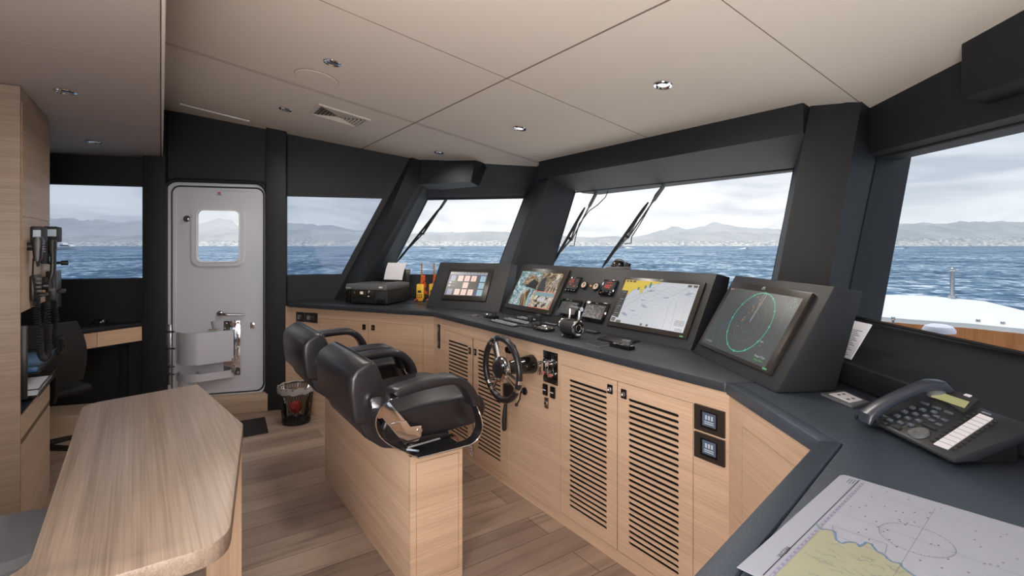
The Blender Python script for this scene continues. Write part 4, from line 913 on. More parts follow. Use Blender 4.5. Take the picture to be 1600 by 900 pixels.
x, y = on(MB_, 923.5, 447); a = B(); a.lathe([(0,0),(.006,0),(.006,.006),(.003,.008),(0,.008)]); one('indicator_lamp', a, 'tiny orange lamp between the two round gauges', 'lamp', MB_ @ T(x,y,.0005), 's_orange')

# compass on top of pod B
p = hit(MB_, 966, 420, 2, -.04); c_ = Vector((p.x, p.y, p.z)); w0_ = pY(966, 419.5, 3.05)
t = thing('compass', 'black domed compass on top of the wide instrument pod', 'compass', Matrix.Translation((w0_.x, w0_.y, w0_.z-.004)))
a = B(); a.lathe([(0,0),(.075,0),(.075,.010),(.060,.016),(0,.016)]); a.build('base', t, mat='plastic_grey')
a = B(); a.ellipsoid((0,0,.014),(.046,.046,.040)); a.build('dome', t, mat='gloss_black'); a = B(); a.tube([(.043*math.cos(R(10+k*16)), -.012, .016+.043*math.sin(R(10+k*16))) for k in range(11)], .004, 6); a.build('hood', t, mat='plastic_grey')
a = B(); a.cyl((.05,0,.0),(.062,0,.036),.018,.016,12); a.build('side_knob', t, mat='rubber')
# ================================================================ ceiling fittings
SR = S.to_3x3().to_4x4()
def cm(px, py, soffit=False):
    if soffit: return Matrix.Translation(pz(px, py, 2.12)) @ SR
    return Matrix.Translation(pc(px, py)) @ SR @ Matrix.Rotation(-math.atan(.16), 4, 'X')
for px, py, so, lab in ((519,97,0,'ceiling downlight just above the round speaker grille'), (446,170,0,'ceiling downlight left of the air vent, above the white door side'), (686,238,0,'smallest ceiling downlight above the angled port window'),
        (812,200,0,'ceiling downlight above the left end of the centre windscreen'), (1036,132,0,'brightest ceiling downlight near the centre windscreen'), (102,142,1,'downlight of the lower ceiling nearest the oak cabinet'), (146,221,1,'downlight of the lower ceiling near the port window')):
    t = thing('downlight', lab, 'light', cm(px, py, so), 'ceiling downlights'); r_ = .046 if py != 238 else .042
    a = B(); a.lathe([(r_*.62,.004),(r_*.98,.0),(r_,-.004),(r_*.95,-.008),(r_*.72,-.010),(r_*.62,-.004)]); a.build('trim_ring', t, mat='chrome')
    a = B(); a.lathe([(0,-.001),(r_*.63,-.001),(r_*.5,-.005),(0,-.007)]); a.build('lens', t, mat='lamp_glass' if px in (1036,812) else 'steel')
t = thing('speaker_grille', 'flat round beige speaker grille in the ceiling', 'speaker', cm(495,122)); a = B(); a.lathe([(0,-.006),(.118,-.006),(.122,-.003),(.122,.0),(0,0)], seg=48); a.build('grille', t, mat='ceiling_fabric'); a = B(); a.tube([(.123*math.cos(q*.196), .123*math.sin(q*.196), -.001) for q in range(32)], .002, 5, closed=True); a.build('edge', t, mat='seam')
Mv = cm(530.5,181.5); t = thing('air_vent', 'rectangular beige four way air vent in the ceiling', 'vent', Mv)
vc = [hit(Mv, *p, 2, 0) for p in ((482,179),(500,164),(579,187),(556,201))]
w_ = (vc[2]-vc[1]).length/2; h_ = (vc[1]-vc[0]).length/2
import itertools
dv = (vc[2]-vc[1]); av = math.degrees(math.atan2(dv.y, dv.x)); t.matrix_world = Mv @ Matrix.Rotation(R(round(av/90)*90), 4, 'Z')
w_, h_ = .185, .15
a = B(); Mx_ = Matrix.Rotation(R(90), 4, 'X')
def rp(x0, x1, y0, y1, z0, z1, a): a.box(x0, x1, y0, y1, z0, z1)
a.box(-w_,w_,-h_,-h_+.025,-.010,0); a.box(-w_,w_,h_-.025,h_,-.010,0); a.box(-w_,-w_+.025,-h_+.025,h_-.025,-.010,0); a.box(w_-.025,w_,-h_+.025,h_-.025,-.010,0); a.build('frame', t, mat='vent_metal')
a = B(); a.box(-w_+.025,w_-.025,-h_+.025,h_-.025,-.002,-.001); a.build('opening', t, mat='vent_dark')
a = B(); iw, ih = w_-.03, h_-.03
for k in range(6):
    q = .16+k*.15
    for sg in (-1, 1):
        a.add([(sg*iw*q, -ih*q, -.004), (sg*iw*q, ih*q, -.004), (sg*(iw*q+.010), ih*q, -.012), (sg*(iw*q+.010), -ih*q, -.012)], [(0,1,2,3)])
        a.add([(-iw*q, sg*ih*q, -.004), (iw*q, sg*ih*q, -.004), (iw*q, sg*(ih*q+.007), -.012), (-iw*q, sg*(ih*q+.007), -.012)], [(0,1,2,3)])
a.build('louvre', t, mat='vent_metal', smooth=0)

# ================================================================ objects on the worktop
def cs(px, py, z=.92): p = SI @ pz(px, py, z); return p.x, p.y
def at(px, py, z=.92, deg=SDEG): p = pz(px, py, z); return frame((p.x, p.y, z+.0005), deg)
for px, py, lab in ((741.5,494,'polished ring on the worktop, furthest left'), (765,491.5,'polished ring on the worktop behind the small black control box')):
    a = B(); a.lathe([(.024,.001),(.036,.0),(.037,.004),(.030,.008),(.024,.006)]); t = thing('cable_grommet', lab, 'ring', at(px, py), 'polished rings on the worktop'); a.build('ring', t, mat='chrome'); a = B(); a.lathe([(0,.0),(.024,.0),(.024,.002),(0,.002)]); a.build('inset', t, mat='plastic_black')
t = thing('control_box', 'small black control box with a ribbed knob, left end of the worktop controls', 'controller', at(767.5,497.5))
a = B(); a.box(-.062,.062,-.022,.022,0,.020,.003); a.build('body', t, mat='gloss_black'); a = B(); a.cyl((.030,.004,.020),(.030,.004,.045),.016,seg=18); a.build('knob', t, mat='plastic_matt'); a = B(); 
for k in range(3): a.box(-.05+k*.02,-.036+k*.02,-.012,-.004,.020,.022)
a.build('button_row', t, mat='plastic_grey')
simple('rocker', (.34,.36,.39), .3)
for (p0, p1, n, lab) in (((771,502),(804.5,510.5),7,'front row of rocker switches on the worktop'), ((791,499.5),(826,507.5),8,'middle row of rocker switches on the worktop'), ((811,497.5),(834,502),6,'back row of rocker switches nearest the camera monitor')):
    A_, C_ = Vector((*cs(*p0),0)), Vector((*cs(*p1),0)); L = (C_-A_).length; mid = (A_+C_)/2; w0_ = S @ Vector((mid.x, mid.y, .9205))
    dd = S.to_3x3() @ (C_-A_); t = thing('rocker_bank', lab, 'switches', frame(w0_, math.degrees(math.atan2(dd.y, dd.x))), 'rocker switch rows')
    a = B(); a.box(-L/2-.012,L/2+.012,-.024,.024,0,.006,.002); a.build('plate', t, mat='plastic_black')
    for k in range(n):
        x = -L/2+L*(k+.5)/n; a = B(); a.prism([(-.018,.006),(.018,.006),(.018,.013),(0,.009),(-.018,.017)], x-L/n*.38, x+L/n*.38, ax='x'); a.build('rocker', t, mat='rocker')
t = thing('joystick', 'black joystick rising from a flat plate, left of the two', 'joystick', at(829,511), 'pair of joysticks')
def stick(t, plate):
    a = B(); a.lathe([(.022,0),(.020,.010),(.010,.024),(.011,.034),(.017,.046),(.018,.060),(.014,.066),(0,.067)]); a.build('stick', t, mat='plastic_matt')
    a = B(); a.box(*plate, 0, .005, .002); a.build('plate', t, mat='plastic_black')
stick(t, (-.075,.035,-.03,.025))
t = thing('joystick', 'black joystick right of the other, beside the chrome framed panel', 'joystick', at(841.5,508), 'pair of joysticks'); stick(t, (-.025,.025,-.025,.025))
t = thing('keypad', 'flat black keypad with four keys behind the joysticks', 'keypad', at(861,507.3)); a = B(); a.box(-.060,.060,-.022,.022,0,.005,.002); a.build('plate', t, mat='plastic_black')
for k in range(4): a = B(); a.box(-.050+k*.026,-.032+k*.026,-.012,.006,.005,.008,.001); a.build('key', t, mat='rocker')
t = thing('thruster_control', 'square black panel with a chrome rim left of the throttle', 'controller', at(850,516.5)); a = B(); a.box(-.056,.056,-.036,.036,0,.016,.005); a.build('base', t, mat='gloss_black')
a = B(); a.tube([(x,y,.018) for x, y in rr(-.054,.054,-.034,.034,.012,4)], .004, 6, closed=True); a.build('rim', t, mat='chrome'); a = B(); a.box(-.046,.046,-.027,.027,.014,.020,.003); a.box(-.012,.022,-.006,.02,.020,.021); a.build('pad', t, mat='plastic_grey')
# throttle
t = thing('throttle', 'black throttle control with chrome end rings and twin lever', 'throttle', at(893,526.5))
a = B(); a.cyl((-.052,0,.052),(.045,0,.052),.040,seg=32); a.build('body', t, mat='plastic_matt')
a = B(); a.box(-.045,.040,-.035,.03,0,.016,.004); a.build('foot', t, mat='gloss_black')
a = B(); Mx90 = Matrix.Rotation(R(90),4,'Y')
for x0_, sg in ((.045,1),(-.052,-1)):
    M3 = Matrix.Translation((x0_,0,.052)) @ Matrix.Rotation(R(90*sg),4,'Y'); a.lathe([(.040,0),(.042,.003),(.042,.010),(.036,.014),(.030,.012),(.030,.004)], M3)
a.build('end_ring', t, mat='chrome')
a = B(); a.cyl((.049,0,.052),(.054,0,.052),.029,seg=24); a.build('end_disc', t, mat='gloss_black')
a = B(); a.tube([(.0555,.018*math.cos(q*.393),.052+.018*math.sin(q*.393)) for q in range(16)], .0022, 6, closed=True); a.build('disc_ring', t, mat='chrome')
a = B(); a.ellipsoid((-.003,.002,.088),(.036,.022,.008)); a.build('cap', t, mat='rubber')
for x_, nm in ((-.038,0),(.036,1)):
    a = B(); a.tube([(x_,.012,.083),(x_,.020,.110),(x_,.024,.138),(x_*1.02,.026,.150)], [.008,.0065,.0065,.008], 10)
    if nm: a.cyl((x_-.004,.026,.148),(x_+.014,.026,.148),.012,seg=16)
    a.build('lever_arm', t, mat='chrome')
a = B(); a.cyl((-.036,.026,.150),(-.002,.026,.149),.0095,seg=16); a.cyl((.0,.026,.149),(.034,.026,.148),.0095,seg=16); a.build('lever_grip', t, mat='plastic_grey')
a = B(); a.m('s_white').text('ZF', .012, Matrix.Translation((-.032,-.0362,.009)) @ Matrix.Rotation(R(90),4,'X')); a.build('logo', t, smooth=0)
t = thing('keypad', 'small black keypad just right of the throttle base', 'keypad', at(925,520)); a = B(); a.box(-.045,.045,-.025,.025,0,.008,.003); a.build('plate', t, mat='plastic_black')
for k in range(3): a = B(); a.box(-.036+k*.026,-.018+k*.026,-.012,.010,.008,.012,.001); a.build('key', t, mat='plastic_grey')
def flatplate(name, label, cat, pts, th, mat, inset=None, imat=None):
    c = [Vector((*cs(*p),0)) for p in pts]; m0 = sum(c, Vector())/len(c); w0_ = S @ Vector((m0.x,m0.y,.9205)); t = thing(name, label, cat, frame(w0_, SDEG))
    a = B(); a.prism([(p.x-m0.x,p.y-m0.y) for p in c][::-1], 0, th, bev=.001); a.build('plate', t, mat=mat)
    if imat: a = B(); a.prism([((p.x-m0.x)*inset,(p.y-m0.y)*inset) for p in c][::-1], th, th+.0012); a.build('inlay', t, mat=imat)
    return t
flatplate('touchpad', 'flat glossy black plate under the chart plotter monitor', 'panel', [(933,530.5),(949,525),(1002,533.5),(978,541)], .005, 'gloss_black', .9, 'plastic_black')
flatplate('speaker_plate', 'flat textured grey diamond shaped plate in front of the plotter', 'panel', [(916,538),(935.5,534.2),(956,539.8),(937,543.8)], .004, 'plastic_grey', .85, 'plastic_matt')
t = thing('trackball_controller', 'black controller box with two small knobs in front of the plotter', 'controller', at(972,544)); a = B(); a.box(-.062,.062,-.022,.022,0,.018,.003); a.build('body', t, mat='gloss_black')
for x_ in (.012,.034): a = B(); a.lathe([(.010,.018),(.011,.026),(.014,.038),(.012,.041),(0,.040)], Matrix.Translation((x_,.004,0))); a.build('knob', t, mat='plastic_grey')
a = B()
for k in range(3): a.box(-.048+k*.014,-.038+k*.014,-.010,0,.018,.020)
a.build('button_row', t, mat='plastic_grey')

# printer
bl_, br_, rb = pz(540.2,474.8,.92), pz(603.8,477.6,.92), pz(637,469.8,.92); dr_ = br_-bl_
M_ = frame((bl_.x, bl_.y, .9205), math.degrees(math.atan2(dr_.y, dr_.x))); PW = dr_.length; PD = .36
t = thing('printer', 'black inkjet printer with a sheet of paper standing in its feeder', 'printer', M_)
a = B(); a.box(0,PW,.012,PD,.006,.125,.012); a.build('body', t, mat='plastic_matt')
a = B(); a.box(-.004,PW+.004,.0,PD+.004,.118,.165,.012); a.box(.30,PW-.01,.05,PD-.05,.163,.172,.004); a.build('scanner_lid', t, mat='plastic_grey')
MATS['printer_lid'] = None; del MATS['printer_lid']
a = B(); a.box(.055,.275,-.002,.02,.062,.122,.004); a.build('control_panel', t, mat='screen_bezel')
a = B(); a.box(.055,.275,.004,.02,.014,.058,.002); a.build('paper_slot', t, mat='slot_dark')
a = B(); a.m('s_cream').box(.142,.170,-.004,-.001,.085,.106); a.m('led_green').box(.085,.090,-.004,-.001,.09,.094).box(.085,.090,-.004,-.001,.10,.104).box(.183,.187,-.004,-.001,.10,.104).box(.183,.187,-.004,-.001,.084,.088); a.m('s_white').box(.222,.233,-.004,-.001,.108,.113).box(.215,.228,-.004,-.001,.066,.072).box(.22,.226,-.004,-.001,.098,.102); a.build('panel_light', t)
a = B(); a.m('white_matt').text('Canon', .020, Matrix.Translation((.026,-.0008,.135)) @ Matrix.Rotation(R(90),4,'X')); a.build('logo', t, smooth=0)
a = B(); a.m('paper').box(.318,.352,-.0015,.0,.138,.150); a.m('yellow').box(.345,.352,-.002,-.001,.138,.150); a.build('sticker', t)
for k in range(3): a = B(); a.box(.292+k*.03,.312+k*.03,-.004,.014,.012,.045,.003); a.build('ink_tank', t, mat='gloss_black')
a = B(); a.box(-.002,.045,-.003,.012,.012,.115,.004); a.build('corner_tank', t, mat='gloss_black')
MF_ = Matrix.Translation((.235,PD-.02,.16)) @ Matrix.Rotation(R(-18),4,'X'); 
a = B(); a.box(-.115,.135,.030,.036,-.01,.13,.003,MF_); a.build('paper_support', t, mat='plastic_black')
a = B(); a.box(-.13,.10,-.028,.0,.0,.018,.003,MF_); a.build('feeder_edge', t, mat='gloss_black')
a = B(); n = 8; vs = []
for i in range(n+1):
    z_ = .02+.165*i/n; y_ = .002+.0*i
    for x_ in (-.10,.085): vs.append((x_, .004+.02*(i/n)**3+(.008 if x_ > 0 else 0)*(i/n)**2, z_))
a.add(vs, [(2*i,2*i+1,2*i+3,2*i+2) for i in range(n)], MF_)
one('paper_sheet', a, 'white paper sheet standing in the printer feeder', 'paper', M_, 'paper', smooth=80)
a = B(); q = pz(641,468,.93); a.tube([q, q+Vector((.03,.02,.0)), q+Vector((.05,.01,.05)), q+Vector((.03,.05,.08)), q+Vector((0,.04,.06)), q+Vector((.02,.05,.01)), q+Vector((.07,.05,.0))], .004, 6)
one('power_cable', a, 'black tangled cable behind the printer', 'cable', mat='rubber')
# two handheld radios
for i, (px, py, lab) in enumerate(((656.5,471.5,'yellow handheld radio wound with orange cord, fully visible'), (676,471,'yellow handheld radio mostly hidden behind the small pod'))):
    p = pz(px, py, .92); t = thing('handheld_radio', lab, 'radio', frame((p.x, p.y+.02, .925), -4), 'yellow handheld radios')
    a = B(); a.box(-.033,.033,-.018,.02,.014,.145,.008); a.build('body', t, mat='yellow')
    a = B(); a.box(-.022,.022,-.014,.016,.0,.020,.004); a.build('foot', t, mat='yellow'); a = B(); a.box(-.030,.030,-.025,.025,-.0045,.001); a.build('cradle', t, mat='plastic_black')
    a = B(); a.box(-.020,.010,-.0205,-.017,.072,.092); a.build('display', t, mat='screen_bezel')
    a = B()
    for kx in range(3):
        for kz in range(2): a.box(-.024+kx*.016,-.015+kx*.016,-.0205,-.017,.030+kz*.018,.040+kz*.018)
    a.build('key_grid', t, mat='plastic_black')
    a = B(); a.tube([(.008,.005,.14),(.008,.006,.30)], [.008,.0055], 8); a.cyl((.008,.006,.24),(.008,.006,.325),.0055); a.build('antenna', t, mat='orange_stick')
    a = B(); rnd = random.Random(i+2); pts = []
    for k in range(70):
        q = k/69; z_ = .05+.16*abs(math.sin(q*9)); wd = .028*(1.1-(z_-.05)/.17*.75); pts.append((.018+wd*1.25*math.sin(k*1.9)+.006*rnd.random(), .006+.016*math.cos(k*1.9), z_+.012*rnd.random()))
    pts += [(.03,-.01,.03),(-.03,-.03,.02),(-.05,-.03,.005)]; a.tube(pts, .0042, 5); a.build('cord', t, mat='orange')
for px, py, lab in ((644,473.3,'thin dark card lying on the worktop beside the printer'), (665,474.5,'thin brown card lying on the worktop under the yellow radios')):
    p = pz(px, py, .92); a = B(); a.box(-.045,.045,-.03,.02,0,.003,.001); one('card', a, lab, 'card', frame((p.x-.0,p.y-.04,.9205), -15), 'plastic_black' if px < 650 else 'screen_bezel', 'cards on the worktop')

# ================================================================ steering gear on the console face
wc = SI @ pY(784, 576.5, 2.635); WM = S @ Matrix.Translation(wc) @ Matrix.Rotation(R(90),4,'X') @ Matrix.Rotation(R(0),4,'X')
t = thing('steering_wheel', 'black leather steering wheel with chrome spokes and hub', 'steering wheel', WM)
# local: x right, y up, z toward the helmsman
RW = .158; a = B(); a.tube([(RW*math.cos(R(6*k)), RW*math.sin(R(6*k)), 0) for k in range(60)], .0165, 14, closed=True); a.build('rim', t, mat='chair_leather')
a = B(); a.lathe([(0,-.035),(.034,-.035),(.060,-.014),(.066,.006),(.062,.020),(.050,.027),(.044,.023)]); a.build('hub', t, mat='chrome')
a = B(); a.lathe([(0,.032),(.034,.031),(.044,.026),(.045,.018),(0,.018)]); a.build('hub_cap', t, mat='chair_leather')
for ang in (118, 226, 340):
    for d_ in (-13, 13):
        a = B(); p0 = Vector((.045*math.cos(R(ang+d_*1.2)), .045*math.sin(R(ang+d_*1.2)), .008)); p1 = Vector((RW*.93*math.cos(R(ang+d_*.62)), RW*.93*math.sin(R(ang+d_*.62)), 0))
        a.tube([p0, (p0+p1)/2, p1], [.009,.0075,.008], 8); a.build('spoke', t, mat='chrome')
        q = R(ang+d_*.62); p2 = Vector((RW*math.cos(q), RW*math.sin(q), 0)); tg = Vector((-math.sin(q), math.cos(q), 0)); a = B(); a.cyl(p2-tg*.009, p2+tg*.009, .0178, seg=16); a.build('rim_clasp', t, mat='chrome')
dpt = 1.658-wc.y
a = B(); a.lathe([(.026,-.03),(.034,-.05),(.050,-dpt+.03),(.052,-dpt+.006),(.040,-dpt+.001),(0,-dpt+.001)]); a.build('column', t, mat='gloss_black')
def face(px, py): x, z = sxz(px, py); return S @ Matrix.Translation((x, FY-.0005, z))
a = B(); a.cyl((0,-.035,0),(0,0,0),.024,.028,20); a.cyl((0,-.05,0),(0,-.035,0),.018); one('dimmer_dial', a, 'black round knob on the console behind the top of the wheel', 'knob', face(803,545), 'gloss_black')
t = thing('emergency_lever', 'black hanging handle below the steering wheel', 'handle', face(801,612))
a = B(); a.box(-.030,.020,-.05,0,-.05,.05,.006); a.build('mount', t, mat='plastic_black'); a = B(); a.tube([(-.006,-.04,-.04),(-.004,-.05,-.09),(-.004,-.055,-.15),(-.004,-.055,-.205),(-.004,-.055,-.215)],[.008,.011,.014,.013,.006],12); a.build('grip', t, mat='plastic_matt')
t = thing('crank_lever', 'small black lever with a ball end on a round base, right of the hanging handle', 'lever', face(820.5,611))
a = B(); a.lathe([(0,.0),(.022,.0),(.020,.008),(.012,.012),(0,.012)], Matrix.Rotation(R(90),4,'X')); a.build('base', t, mat='gloss_black'); a = B(); a.tube([(0,-.01,0),(-.03,-.035,-.002)], .009, 10); a.tube([(0,-.03,-.004),(-.002,-.035,-.04),(-.022,-.04,-.072)], .0035, 8); a.build('arm', t, mat='plastic_black'); a = B(); a.ellipsoid((-.026,-.04,-.076),(.010,.010,.010)); a.build('ball', t, mat='gloss_black')
k0, k1 = sxz(849.5,548.4), sxz(871.8,601); kc = ((k0[0]+k1[0])/2, (k0[1]+k1[1])/2); kw, kh = (k1[0]-k0[0])/2, .082
t = thing('ignition_panel', 'mirror polished ignition panel with keys and red start buttons', 'panel', S @ Matrix.Translation((kc[0], FY, kc[1])))
a = B(); a.box(-kw,kw,-.004,0,-kh,kh,.001); a.build('plate', t, mat='gloss_black')
a = B(); 
for sx_ in (-1,1):
    for sz_ in (-1,1): a.cyl((sx_*kw*.85,-.007,sz_*kh*.9),(sx_*kw*.85,-.004,sz_*kh*.9),.004,seg=8)
a.build('screw', t, mat='steel')
for sx_ in (-1,1):
    x_ = sx_*kw*.48; a = B(); a.cyl((x_,-.022,kh*.32),(x_,-.004,kh*.32),.012,seg=18); a.build('key_switch', t, mat='chrome')
    a = B(); a.cyl((x_,-.024,-kh*.38),(x_,-.004,-kh*.38),.013,seg=18); bb_ = a.build('start_button', t, mat='chrome'); a = B(); a.cyl((x_,-.027,-kh*.38),(x_,-.0235,-kh*.38),.0095,seg=18); a.build('button_face', bb_, mat='red_key')
    k_ = thing('key', ('bunch of keys hanging from the left ignition switch','bunch of keys hanging from the right ignition switch')[sx_ > 0], 'keys', S @ Matrix.Translation((kc[0]+x_, FY, kc[1]+kh*.32)), 'ignition keys')
    a = B(); a.lathe([(0,.022),(.0035,.022),(.0035,.04),(0,.04)], Matrix.Rotation(R(90),4,'X')); a.box(-.0015,.0015,-.060,-.036,-.009,.011,.001); a.build('bow', k_, mat='chrome')
    a = B(); a.tube([(-.008*sx_*0+.012*math.cos(q*.52),-.048+.004*math.sin(q*.52),-.010+.012*math.sin(q*.52)) for q in range(12)], .0012, 5, closed=True); a.build('key_ring', k_, mat='chrome')
    for j in range(3):
        M4 = Matrix.Translation((-.004,-.048,-.02)) @ Matrix.Rotation(R(-22+22*j),4,'Y') @ Matrix.Rotation(R(10*j),4,'Z'); a = B(); a.box(-.003,.003,-.001,.001,-.045,-.012,0,M4); a.cyl((0,-.0012,-.008),(0,.0012,-.008),.009,seg=12,M=M4); a.build('spare_key', k_, mat='chrome')
for px, py, lab in ((853.2,608.5,'left black rocker switch under the ignition panel'), (864.8,613,'right black rocker switch under the ignition panel')):
    a = B().m('gloss_black'); a.box(-.019,.019,-.010,0,-.030,.030,.004); a.m('s_white').box(-.012,.010,-.0115,-.0098,-.003,.001); one('rocker_switch', a, lab, 'switch', face(px, py), group='switches under the ignition panel')
t = thing('power_socket', 'small square chrome socket below the black switches', 'socket', face(854.3,629.5)); a = B(); a.box(-.017,.017,-.003,0,-.028,.028,.001); a.build('plate', t, mat='steel'); a = B(); a.cyl((0,-.010,0),(0,-.003,0),.012,.013,16); a.build('ring', t, mat='chrome'); a = B(); a.cyl((0,-.0105,0),(0,-.0095,0),.007,seg=12); a.build('hole', t, mat='slot_dark')

# ================================================================ starboard counter: outlet, phone, nautical chart, papers
c = [pz(*p, .92) for p in ((1282.5,617.7),(1318.7,612.8),(1360,631.7),(1331,637.8))]; m0 = sum(c, Vector())/4
t = thing('outlet_plate', 'flat grey power outlet plate between the radar pod and the phone', 'outlet', frame((m0.x,m0.y,.919), 0))
a = B(); a.prism([(p.x-m0.x,p.y-m0.y) for p in c][::-1], 0, .009, bev=.002); a.build('frame', t, mat='plastic_grey')
a = B(); a.prism([((p.x-m0.x)*.68,(p.y-m0.y)*.68) for p in c][::-1], .009, .0105); a.build('socket_face', t, mat='paper')
a = B()
for q, s_ in ((-.3,-.15),(-.3,.2),(.3,-.15),(.3,.2)):
    v_ = (c[2]-c[1])*q*.6+(c[0]-c[1])*s_*.6; a.cyl((v_.x,v_.y,.010),(v_.x,v_.y,.0112),.005,seg=10)
a.build('pin_hole', t, mat='slot_dark')
# desk phone
PM = frame((.955,1.392,.9195), -90); PWd, PDp = .295, .185; zf, zk = .018, .088
t = thing('desk_phone', 'black office phone with a lit yellow display and white label strip', 'phone', PM)
slope = math.atan2(zk-zf, PDp); FM = PM @ Matrix.Translation((0,0,zf)) @ Matrix.Rotation(slope,4,'X')
a = B(); a.prism([(0,.008),(0,zf),(PDp,zk),(PDp,zk-.022),(.05,.012)], 0, PWd, ax='x', bev=.005); a.build('body', t, mat='phone_black')
a = B(); a.prism([(.075,0),(.055,.02),(PDp-.02,zk-.02),(PDp-.02,0)], .03, PWd-.025, ax='x', bev=.003); a.build('stand', t, mat='plastic_black')
Lf = Matrix.Translation((0,0,zf)) @ Matrix.Rotation(slope,4,'X')   # face frame inside the phone
def fp(px, py): h = hit(FM, px, py, 2, 0); return h.x, h.y
def fbox(a, pts, z0, z1):
    q = [fp(*p) for p in pts]; a.prism(q, z0, z1, Lf); return q
a = B(); fbox(a, [(1450,612),(1464,603.5),(1532,628),(1507,650)], .0, .008); a.build('display_housing', t, mat='plastic_matt')
a = B(); fbox(a, [(1456.5,624.5),(1464,615.5),(1516.5,633),(1509,642.5)], .008, .0092); a.build('display', t, mat='s_lcd')
a = B(); fbox(a, [(1459.0,694.5),(1531,647),(1552,655),(1481,703)], .0, .002); a.build('label_strip', t, mat='paper')
lA, lB, lC, lD = [Vector((*fp(*p),0)) for p in ((1459.0,694.5),(1531,647),(1552,655),(1481,703))]
a = B()
for k in range(1,10): a.line2((lA+(lB-lA)*k/10).xy, (lD+(lC-lD)*k/10).xy, .0011, .0024, Lf)
a.build('label_line', t, mat='ink', smooth=0)
for k in range(10):
    for (p, q, o_) in ((lA, lB, -.010), (lD, lC, .010)):
        c_ = p+(q-p)*(k+.5)/10; nn = (lD-lA).normalized()*o_; c_ += nn; a = B(); a.box(c_.x-.004,c_.x+.004,c_.y-.003,c_.y+.003,0,.004,.001,Lf); a.build('line_key', t, mat='plastic_matt')
g0_, g1_, g2_ = Vector((*fp(1391,658),0)), Vector((*fp(1426,638.5),0)), Vector((*fp(1424,666),0))
ex_ = (g2_-g0_)/2*1.0; ey_ = (g1_-g0_)/3
lab_ = ['7','8','9','4','5','6','1','2','3']
for r_ in range(4):
    for c_i in range(3):
        c_ = g0_+ey_*r_+ex_*c_i; a = B(); a.box(c_.x-.0075,c_.x+.0075,c_.y-.005,c_.y+.005,0,.006,.0015,Lf); kk = a.build('key', t, mat='plastic_grey' if False else 'phone_key') if 'phone_key' in MATS else None
        if kk is None: simple('phone_key', (.07,.085,.105), .4); kk = a.build('key', t, mat='phone_key')
        a = B(); a.m('s_white').text('*0#123456789'[[0,1,2,3,4,5,6,7,8,9,10,11][r_*3+c_i]] if r_ == 0 else '123456789'[(3-r_)*3+c_i], .006, Lf @ Matrix.Translation((c_.x,c_.y,.0064))); a.build('key_digit', kk, smooth=0)
for px, py in ((1382,661.5),(1402,669)):
    x, y = fp(px, py); a = B(); a.box(x-.010,x+.010,y-.005,y+.005,0,.005,.0015,Lf); a.build('wide_key', t, mat='plastic_matt')
for px, py in ((1446,632),(1464,639),(1483,646.5)):
    x, y = fp(px, py); a = B(); a.box(x-.011,x+.011,y-.004,y+.004,0,.006,.0015,Lf); a.build('soft_key', t, mat='phone_key')
for px, py in ((1464,652),(1476,657.5),(1456,658),(1467,664.5)):
    x, y = fp(px, py); a = B(); a.box(x-.008,x+.008,y-.0045,y+.0045,0,.005,.0015,Lf); a.build('function_key', t, mat='phone_key')
x, y = fp(1452,667.5); a = B(); a.box(x-.020,x+.020,y-.004,y+.004,0,.005,.0015,Lf); a.build('volume_key', t, mat='plastic_matt')
x, y = fp(1436,678); a = B(); a.lathe([(0,.003),(.008,.003),(.0085,.006),(.021,.006),(.022,.0),(0,0)], Lf @ Matrix.Translation((x,y,0))); a.build('navigation_ring', t, mat='plastic_grey')
x, y = fp(1542,646); a = B(); a.m('s_white').text('aastra', .010, Lf @ Matrix.Translation((x,y,.001))); a.build('logo', t, smooth=0)
x, y = fp(1514,623); a = B(); a.box(x-.008,x+.008,y-.004,y+.004,.006,.010,0,Lf); a.build('lamp', t, mat='paper')
hs = [(-.012,.030,.004),(.0,.036,.010),(.02,.034,.028),(.05,.030,.044),(.09,.028,.052),(.13,.028,.050),(.16,.030,.043),(.185,.034,.030),(.195,.036,.016)]
a = B(); rings = []
path = [(-.020,.012),(-.012,.030),(.010,.046),(.045,.068),(.085,.088),(.125,.104),(.155,.112),(.180,.110),(.196,.096),(.198,.080)]
rad = [(.022,.006),(.025,.013),(.024,.013),(.021,.011),(.020,.0105),(.021,.0115),(.024,.013),(.027,.014),(.026,.010),(.020,.005)]
for i, (y_, z_) in enumerate(path):
    a0_ = path[max(i-1,0)]; b0_ = path[min(i+1,len(path)-1)]; d_ = Vector((b0_[0]-a0_[0], b0_[1]-a0_[1])).normalized(); nn = Vector((-d_.y, d_.x)); wr, tr = rad[i]; ring_ = []
    for q in range(16):
        an = 2*math.pi*(q+.5)/16; cx_ = math.copysign(abs(math.cos(an))**.65, math.cos(an)); cz_ = math.copysign(abs(math.sin(an))**.65, math.sin(an)); ring_.append((.046+cx_*wr, y_+nn.x*cz_*tr, z_+nn.y*cz_*tr))
    rings.append(ring_)
a.loft(rings); simple('handset_black', (.035,.042,.058), .3); a.build('handset', t, mat='handset_black')
a = B(); a.lathe([(0,0),(.022,0),(.022,.014),(.017,.020),(0,.020)], Matrix.Translation((.046,.175,.084)) @ Matrix.Rotation(R(15),4,'X')); a.build('ear_cup', t, mat='plastic_grey')
a = B(); a.box(.020,.072,-.006,.032,.016,.034,.005,); a.build('cradle', t, mat='plastic_black')
a = B(); a.tube([(.0+.006*math.cos(q*.9)+.0005*q, -.012+.0006*q, .010+.005*math.sin(q*.9)) for q in range(70)], .0022, 5); a.build('handset_cord', t, mat='rubber')
